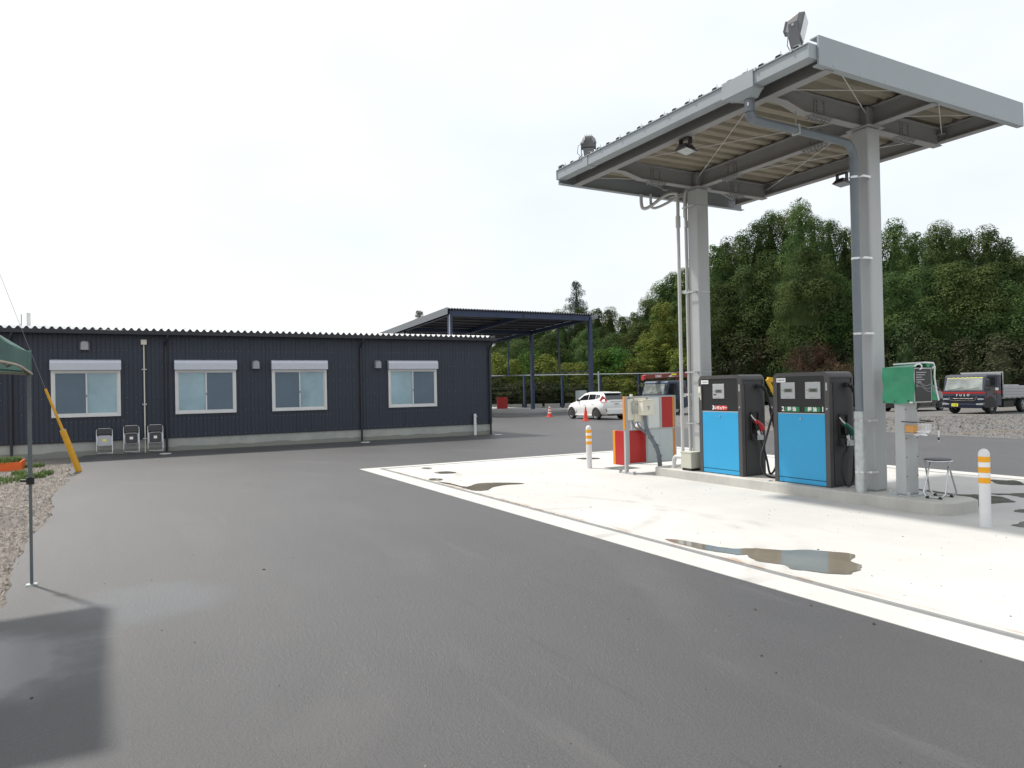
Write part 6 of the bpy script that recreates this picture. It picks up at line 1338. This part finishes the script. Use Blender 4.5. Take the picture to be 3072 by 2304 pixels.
def tree_proto(name, kind, seed):
    r = random.Random(seed); T = thing(name, (0, 0, 0), 'x', 'tree'); q = MB()
    tk = MB()
    if kind in ('c', 'c2', 'k'):
        H, Wd = {'c': (14, 4.2), 'c2': (10, 4.4), 'k': (16, 4.6)}[kind]
        # tall ovoid crown of separate rounded sprays that overlap in tiers
        def rad(t):
            if kind == 'c': return Wd/2*min(1, 1.26*(1-t)**.62+.04)*(1 if t > .12 else .75+2*t)
            if kind == 'c2': return Wd/2*min(1, 1.35*(1-t)**.45+.05)*(.8+.2*math.sin(t*3))
            return min(3.2, (1-t)*7.2+.25)
        z = .05*H; lv = 0
        while z < H-.35:
            t = z/H; R_ = rad(t); m_ = max(3, int(R_*(8 if kind == 'k' else 3.5))); a0 = r.uniform(0, 6.28)
            for k in range(m_):
                a = a0+2*math.pi*k/m_+r.uniform(-.25, .25); rr = R_*r.uniform(.35 if kind == 'k' else .60, 1.15)-(.20 if kind == 'k' else .35)
                cr_ = r.uniform(.68, 1.15)*(.62 if kind == 'k' else 1)*(.82+.30*(1-t)*0+.1*t)
                leaf_cloud(q, Vector((math.cos(a)*max(0, rr), math.sin(a)*max(0, rr), z+r.uniform(-.35, .35))), cr_, int(330*cr_*cr_/.6), .072, r, .35, .9)
            z += r.uniform(.75, 1.05)
        for k in range(5): leaf_cloud(q, Vector((r.uniform(-.38, .38), r.uniform(-.38, .38), H-.75+.13*k)), .46-.05*k, 75, .085, r, .5, 1.0)
        kc = .35 if kind == 'k' else 1
        core(q, [(.02*H, .25*Wd*kc), (.25*H, rad(.25)*.62*kc), (.5*H, rad(.5)*.60*kc), (.75*H, rad(.75)*.55*kc), (.93*H, .12*kc)], r)
        tk.cyl((0, 0, -.5), (0, 0, H*.9), .22, .04, n=8)
        mt = 'far_cedar' if kind == 'k' else 'cedar'
    elif kind in ('b', 'b2', 'b3', 'u'):
        H, Wd = {'b': (4.6, 3.2), 'b2': (5.2, 3.4), 'b3': (8.5, 3.6), 'u': (4.6, 3.4)}[kind]
        nC = {'b': 30, 'b2': 34, 'b3': 52, 'u': 34}[kind]
        for i in range(nC):
            t = (i+.5)/nC; z = H*(.08+.86*t); R_ = Wd/2*math.sin(math.pi*min(1, .18+.80*t))**.7
            a = i*2.399; rr = R_*r.uniform(.35, 1.0); cr_ = r.uniform(.45, .80)
            c = Vector((math.cos(a)*rr, math.sin(a)*rr, z+r.uniform(-.2, .2)))
            leaf_cloud(q, c, cr_, 150, .085, r, .8, .75)
            tk.tube([(0, 0, z*.35), (c.x*.5, c.y*.5, z*.62), tuple(c)], [.05, .03, .012], 5)
        core(q, [(.05*H, Wd*.30), (.35*H, Wd*.30), (.62*H, Wd*.26), (.85*H, Wd*.10)], r)
        tk.cyl((0, 0, -.4), (0, 0, H*.7), .10, .03, n=7)
        mt = {'b': 'lightleaf', 'b2': 'midleaf', 'b3': 'lightleaf', 'u': 'darkleaf'}[kind]
    else:
        H = 6
        def br(p, d, L, w, dep_):
            e = p+d*L; m_ = (p+e)/2+Vector((r.uniform(-.1, .1), r.uniform(-.1, .1), r.uniform(0, .12)))*L*.5
            tk.tube([p, m_, e], [w, w*.75, w*.5], 5)
            if dep_ == 0:
                if r.random() < .75: leaf_cloud(q, e, .30, 16, .075, r, .3)
                return
            for k in range(r.choice((3, 4))):
                nd = (d+Vector((r.uniform(-.9, .9), r.uniform(-.9, .9), r.uniform(-.15, .6)))).normalized()
                br(p+(e-p)*r.uniform(.5, 1), nd, L*r.uniform(.6, .8), w*.6, dep_-1)
        for k in range(5):
            a = 2*math.pi*k/5; br(Vector((0, 0, -.2)), Vector((math.cos(a)*.35, math.sin(a)*.35, 1)).normalized(), 1.9, .055, 4)
        mt = 'rustleaf'
    nt_ = len(getattr(q, 'tone', []))
    cw = q.build('crown' if kind != 'r' else 'leaves', mt, T)
    at = cw.data.attributes.new('tone', 'FLOAT', 'FACE'); vals = [.3]*len(cw.data.polygons); vals[:nt_] = q.tone[:nt_]; at.data.foreach_set('value', vals)
    tk.build('trunk' if kind != 'r' else 'branches', 'twig' if kind == 'r' else 'bark', T)
    return T, {'c': (14, 4.2), 'c2': (10, 4.4), 'k': (16, 4.6), 'b': (4.6, 3.2), 'b2': (5.2, 3.4), 'b3': (8.5, 3.6), 'u': (4.6, 3.4), 'r': (6, 6.0)}[kind]
NAMES = {'c': 'cedar_tree', 'c2': 'cedar_tree', 'k': 'conifer_tree', 'b': 'shrub', 'b2': 'broadleaf_tree', 'b3': 'broadleaf_tree', 'u': 'shrub', 'r': 'bare_shrub'}
VAR = {'c': 4, 'c2': 2, 'k': 1, 'b': 2, 'b2': 1, 'b3': 1, 'u': 2, 'r': 1}
protos = {}; META = []
rt_ = random.Random(5)
TREES = [(t if t[1] > 0 else t[:3]+(1.9,)+t[4:]) for t in TREES if not (t[1] < -8)]
for i, (x, y, z, h, w, k) in enumerate(TREES):
    v = rt_.randrange(VAR[k]); key = (k, v)
    right = 1 if (x*RT.x+y*RT.y)/(x*FW.x+y*FW.y) > (2140-1536)/2160 else 0
    if key not in protos: protos[key] = tree_proto(NAMES[k], k, 31+i); T = protos[key][0]
    else: T = clone(protos[key][0])
    H, Wd = protos[key][1]
    sx = max(.80, min(1.5, w/Wd*(1.15 if k in 'bu' else 1.14)))
    T.scale = (sx*rt_.uniform(.94, 1.08), sx*rt_.uniform(.94, 1.08), h/H); T.rotation_euler = (0, 0, rt_.uniform(0, 6.28)); T.location = (x, y, z)
    T['label'] = '_'
    if 'group' in T: del T['group']
    T['category'] = 'shrub' if k in ('b', 'u', 'r') else 'tree'
    fd = x*FW.x+y*FW.y; lat = (x*RT.x+y*RT.y)/fd; row = 'back' if i >= len(TREES)-26 else 'main'
    META.append((T, k, lat, row))
    if k == 'r':
        T['label'] = ['reddish brown half bare shrub at the wood edge above the second pump', 'lower tan brown half bare shrub beside the reddish one', 'thin grey brown bare shrub right of the far canopy column'][sum(1 for t in TREES[:i] if t[5] == 'r')]; T['group'] = 'bare shrubs at the wood edge'
    if k == 'k':
        T['label'] = 'lone grey green conifer rising above the shelter roof' if y > 45 else 'small grey treetop showing above the sloping side of the shelter roof'
    if k == 'b3':
        T['label'] = 'tall bright yellow green tree against the dark cedars' if h > 8 else 'bright young tree left of the tallest yellow green tree'
    if i == 6: T['label'] = 'tallest cedar of the wood with a small bird on its top'; T['group'] = 'cedars beyond the gravel yard'
    if x < -55 and y < 0:
        T['label'] = 'rounded cedar far left beyond the end of the office' if k == 'c2' else 'low shrub far left beyond the end of the office'
# every tree gets a label that says which one: kind, what it stands above or behind, and its order there
PLACES = [(-.70, 'far left beyond the end of the office'), (-.045, 'behind the left half of the shelter'), (.03, 'between the office corner and the shelter middle post'), (.075, 'between the shelter middle post and the white car'),
          (.118, 'above the bonnet of the white car'), (.165, 'above the roof of the white car'), (.215, 'above the crane truck'), (.29, 'at the far canopy column'),
          (.352, 'above the red label pump'), (.40, 'above the gap between the pumps'), (.445, 'above the two display pump'), (.49, 'just left of the near canopy column'), (.53, 'just right of the near canopy column'),
          (.60, 'above the green covered terminal'), (.655, 'above the flatbed truck cab'), (.72, 'above the flatbed truck bed'), (9, 'at the right edge of the picture')]
KIND = {'c': 'tall dark cedar', 'c2': 'lower rounded cedar', 'b': 'yellow green shrub', 'b2': 'fresh green bushy tree', 'b3': 'bright yellow green tree', 'u': 'dull dark shrub', 'r': 'half bare shrub', 'k': 'grey green conifer'}
GRP = {'c': 'tall cedars of the wood', 'c2': 'lower cedars at the front of the wood', 'b': 'yellow green shrubs behind the fence', 'b2': 'fresh green trees behind the fence', 'b3': 'bright trees at the wood edge', 'u': 'dark undergrowth shrubs', 'r': 'bare shrubs at the wood edge'}
bins = {}
for (T, k, lat, row) in META:
    if k in GRP: T['group'] = GRP[k]
    if 'label' in T and T['label'] not in ('x', '_'): continue
    pl_ = next(p for p in PLACES if lat < p[0])[1]
    bins.setdefault((k, row, pl_), []).append((lat, T))
for (k, row, pl_), L_ in bins.items():
    L_.sort(key=lambda t: t[0]); n9 = len(L_)
    for j, (lat, T) in enumerate(L_):
        o9 = '' if n9 == 1 else (['left one, ', 'right one, '][j] if n9 == 2 else ['first from left, ', 'second from left, ', 'third from left, ', 'fourth from left, ', 'fifth from left, ', 'sixth from left, ', 'seventh from left, '][min(j, 6)])
        T['label'] = (('back row cedar ' if row == 'back' else KIND[k]+' ')+o9+pl_).replace('  ', ' ')
# bird on the tallest cedar
bx0, by0, bz0 = TREES[6][0], TREES[6][1], TREES[6][2]+TREES[6][3]+.12
bd_ = thing('crow', (bx0, by0, bz0), 'small dark bird perched on the top of the tallest cedar', 'bird')
MB().loft([[(bx0+s*math.cos(a), by0+d, bz0+.12+e+s*math.sin(a)) for a in [2*math.pi*k/10 for k in range(10)]] for d, s, e in ((-.34, .015, -.10), (-.20, .05, -.02), (0, .11, .08), (.14, .10, .20), (.22, .065, .27), (.28, .06, .31), (.34, .02, .31), (.40, .006, .30))]).build('body', 'chassis', bd_, smooth=60)
MB().hexa([(bx0-.05, by0-.52, bz0-.02), (bx0+.05, by0-.52, bz0-.02), (bx0+.03, by0-.28, bz0+.02), (bx0-.03, by0-.28, bz0+.02)], [(bx0-.05, by0-.52, bz0), (bx0+.05, by0-.52, bz0), (bx0+.03, by0-.28, bz0+.05), (bx0-.03, by0-.28, bz0+.05)]).build('tail', 'chassis', bd_)
for s in (-1, 1): MB().cyl((bx0+s*.04, by0, bz0-.15), (bx0+s*.04, by0+.01, bz0+.10), .012, n=5).build('leg', 'chassis', bd_)
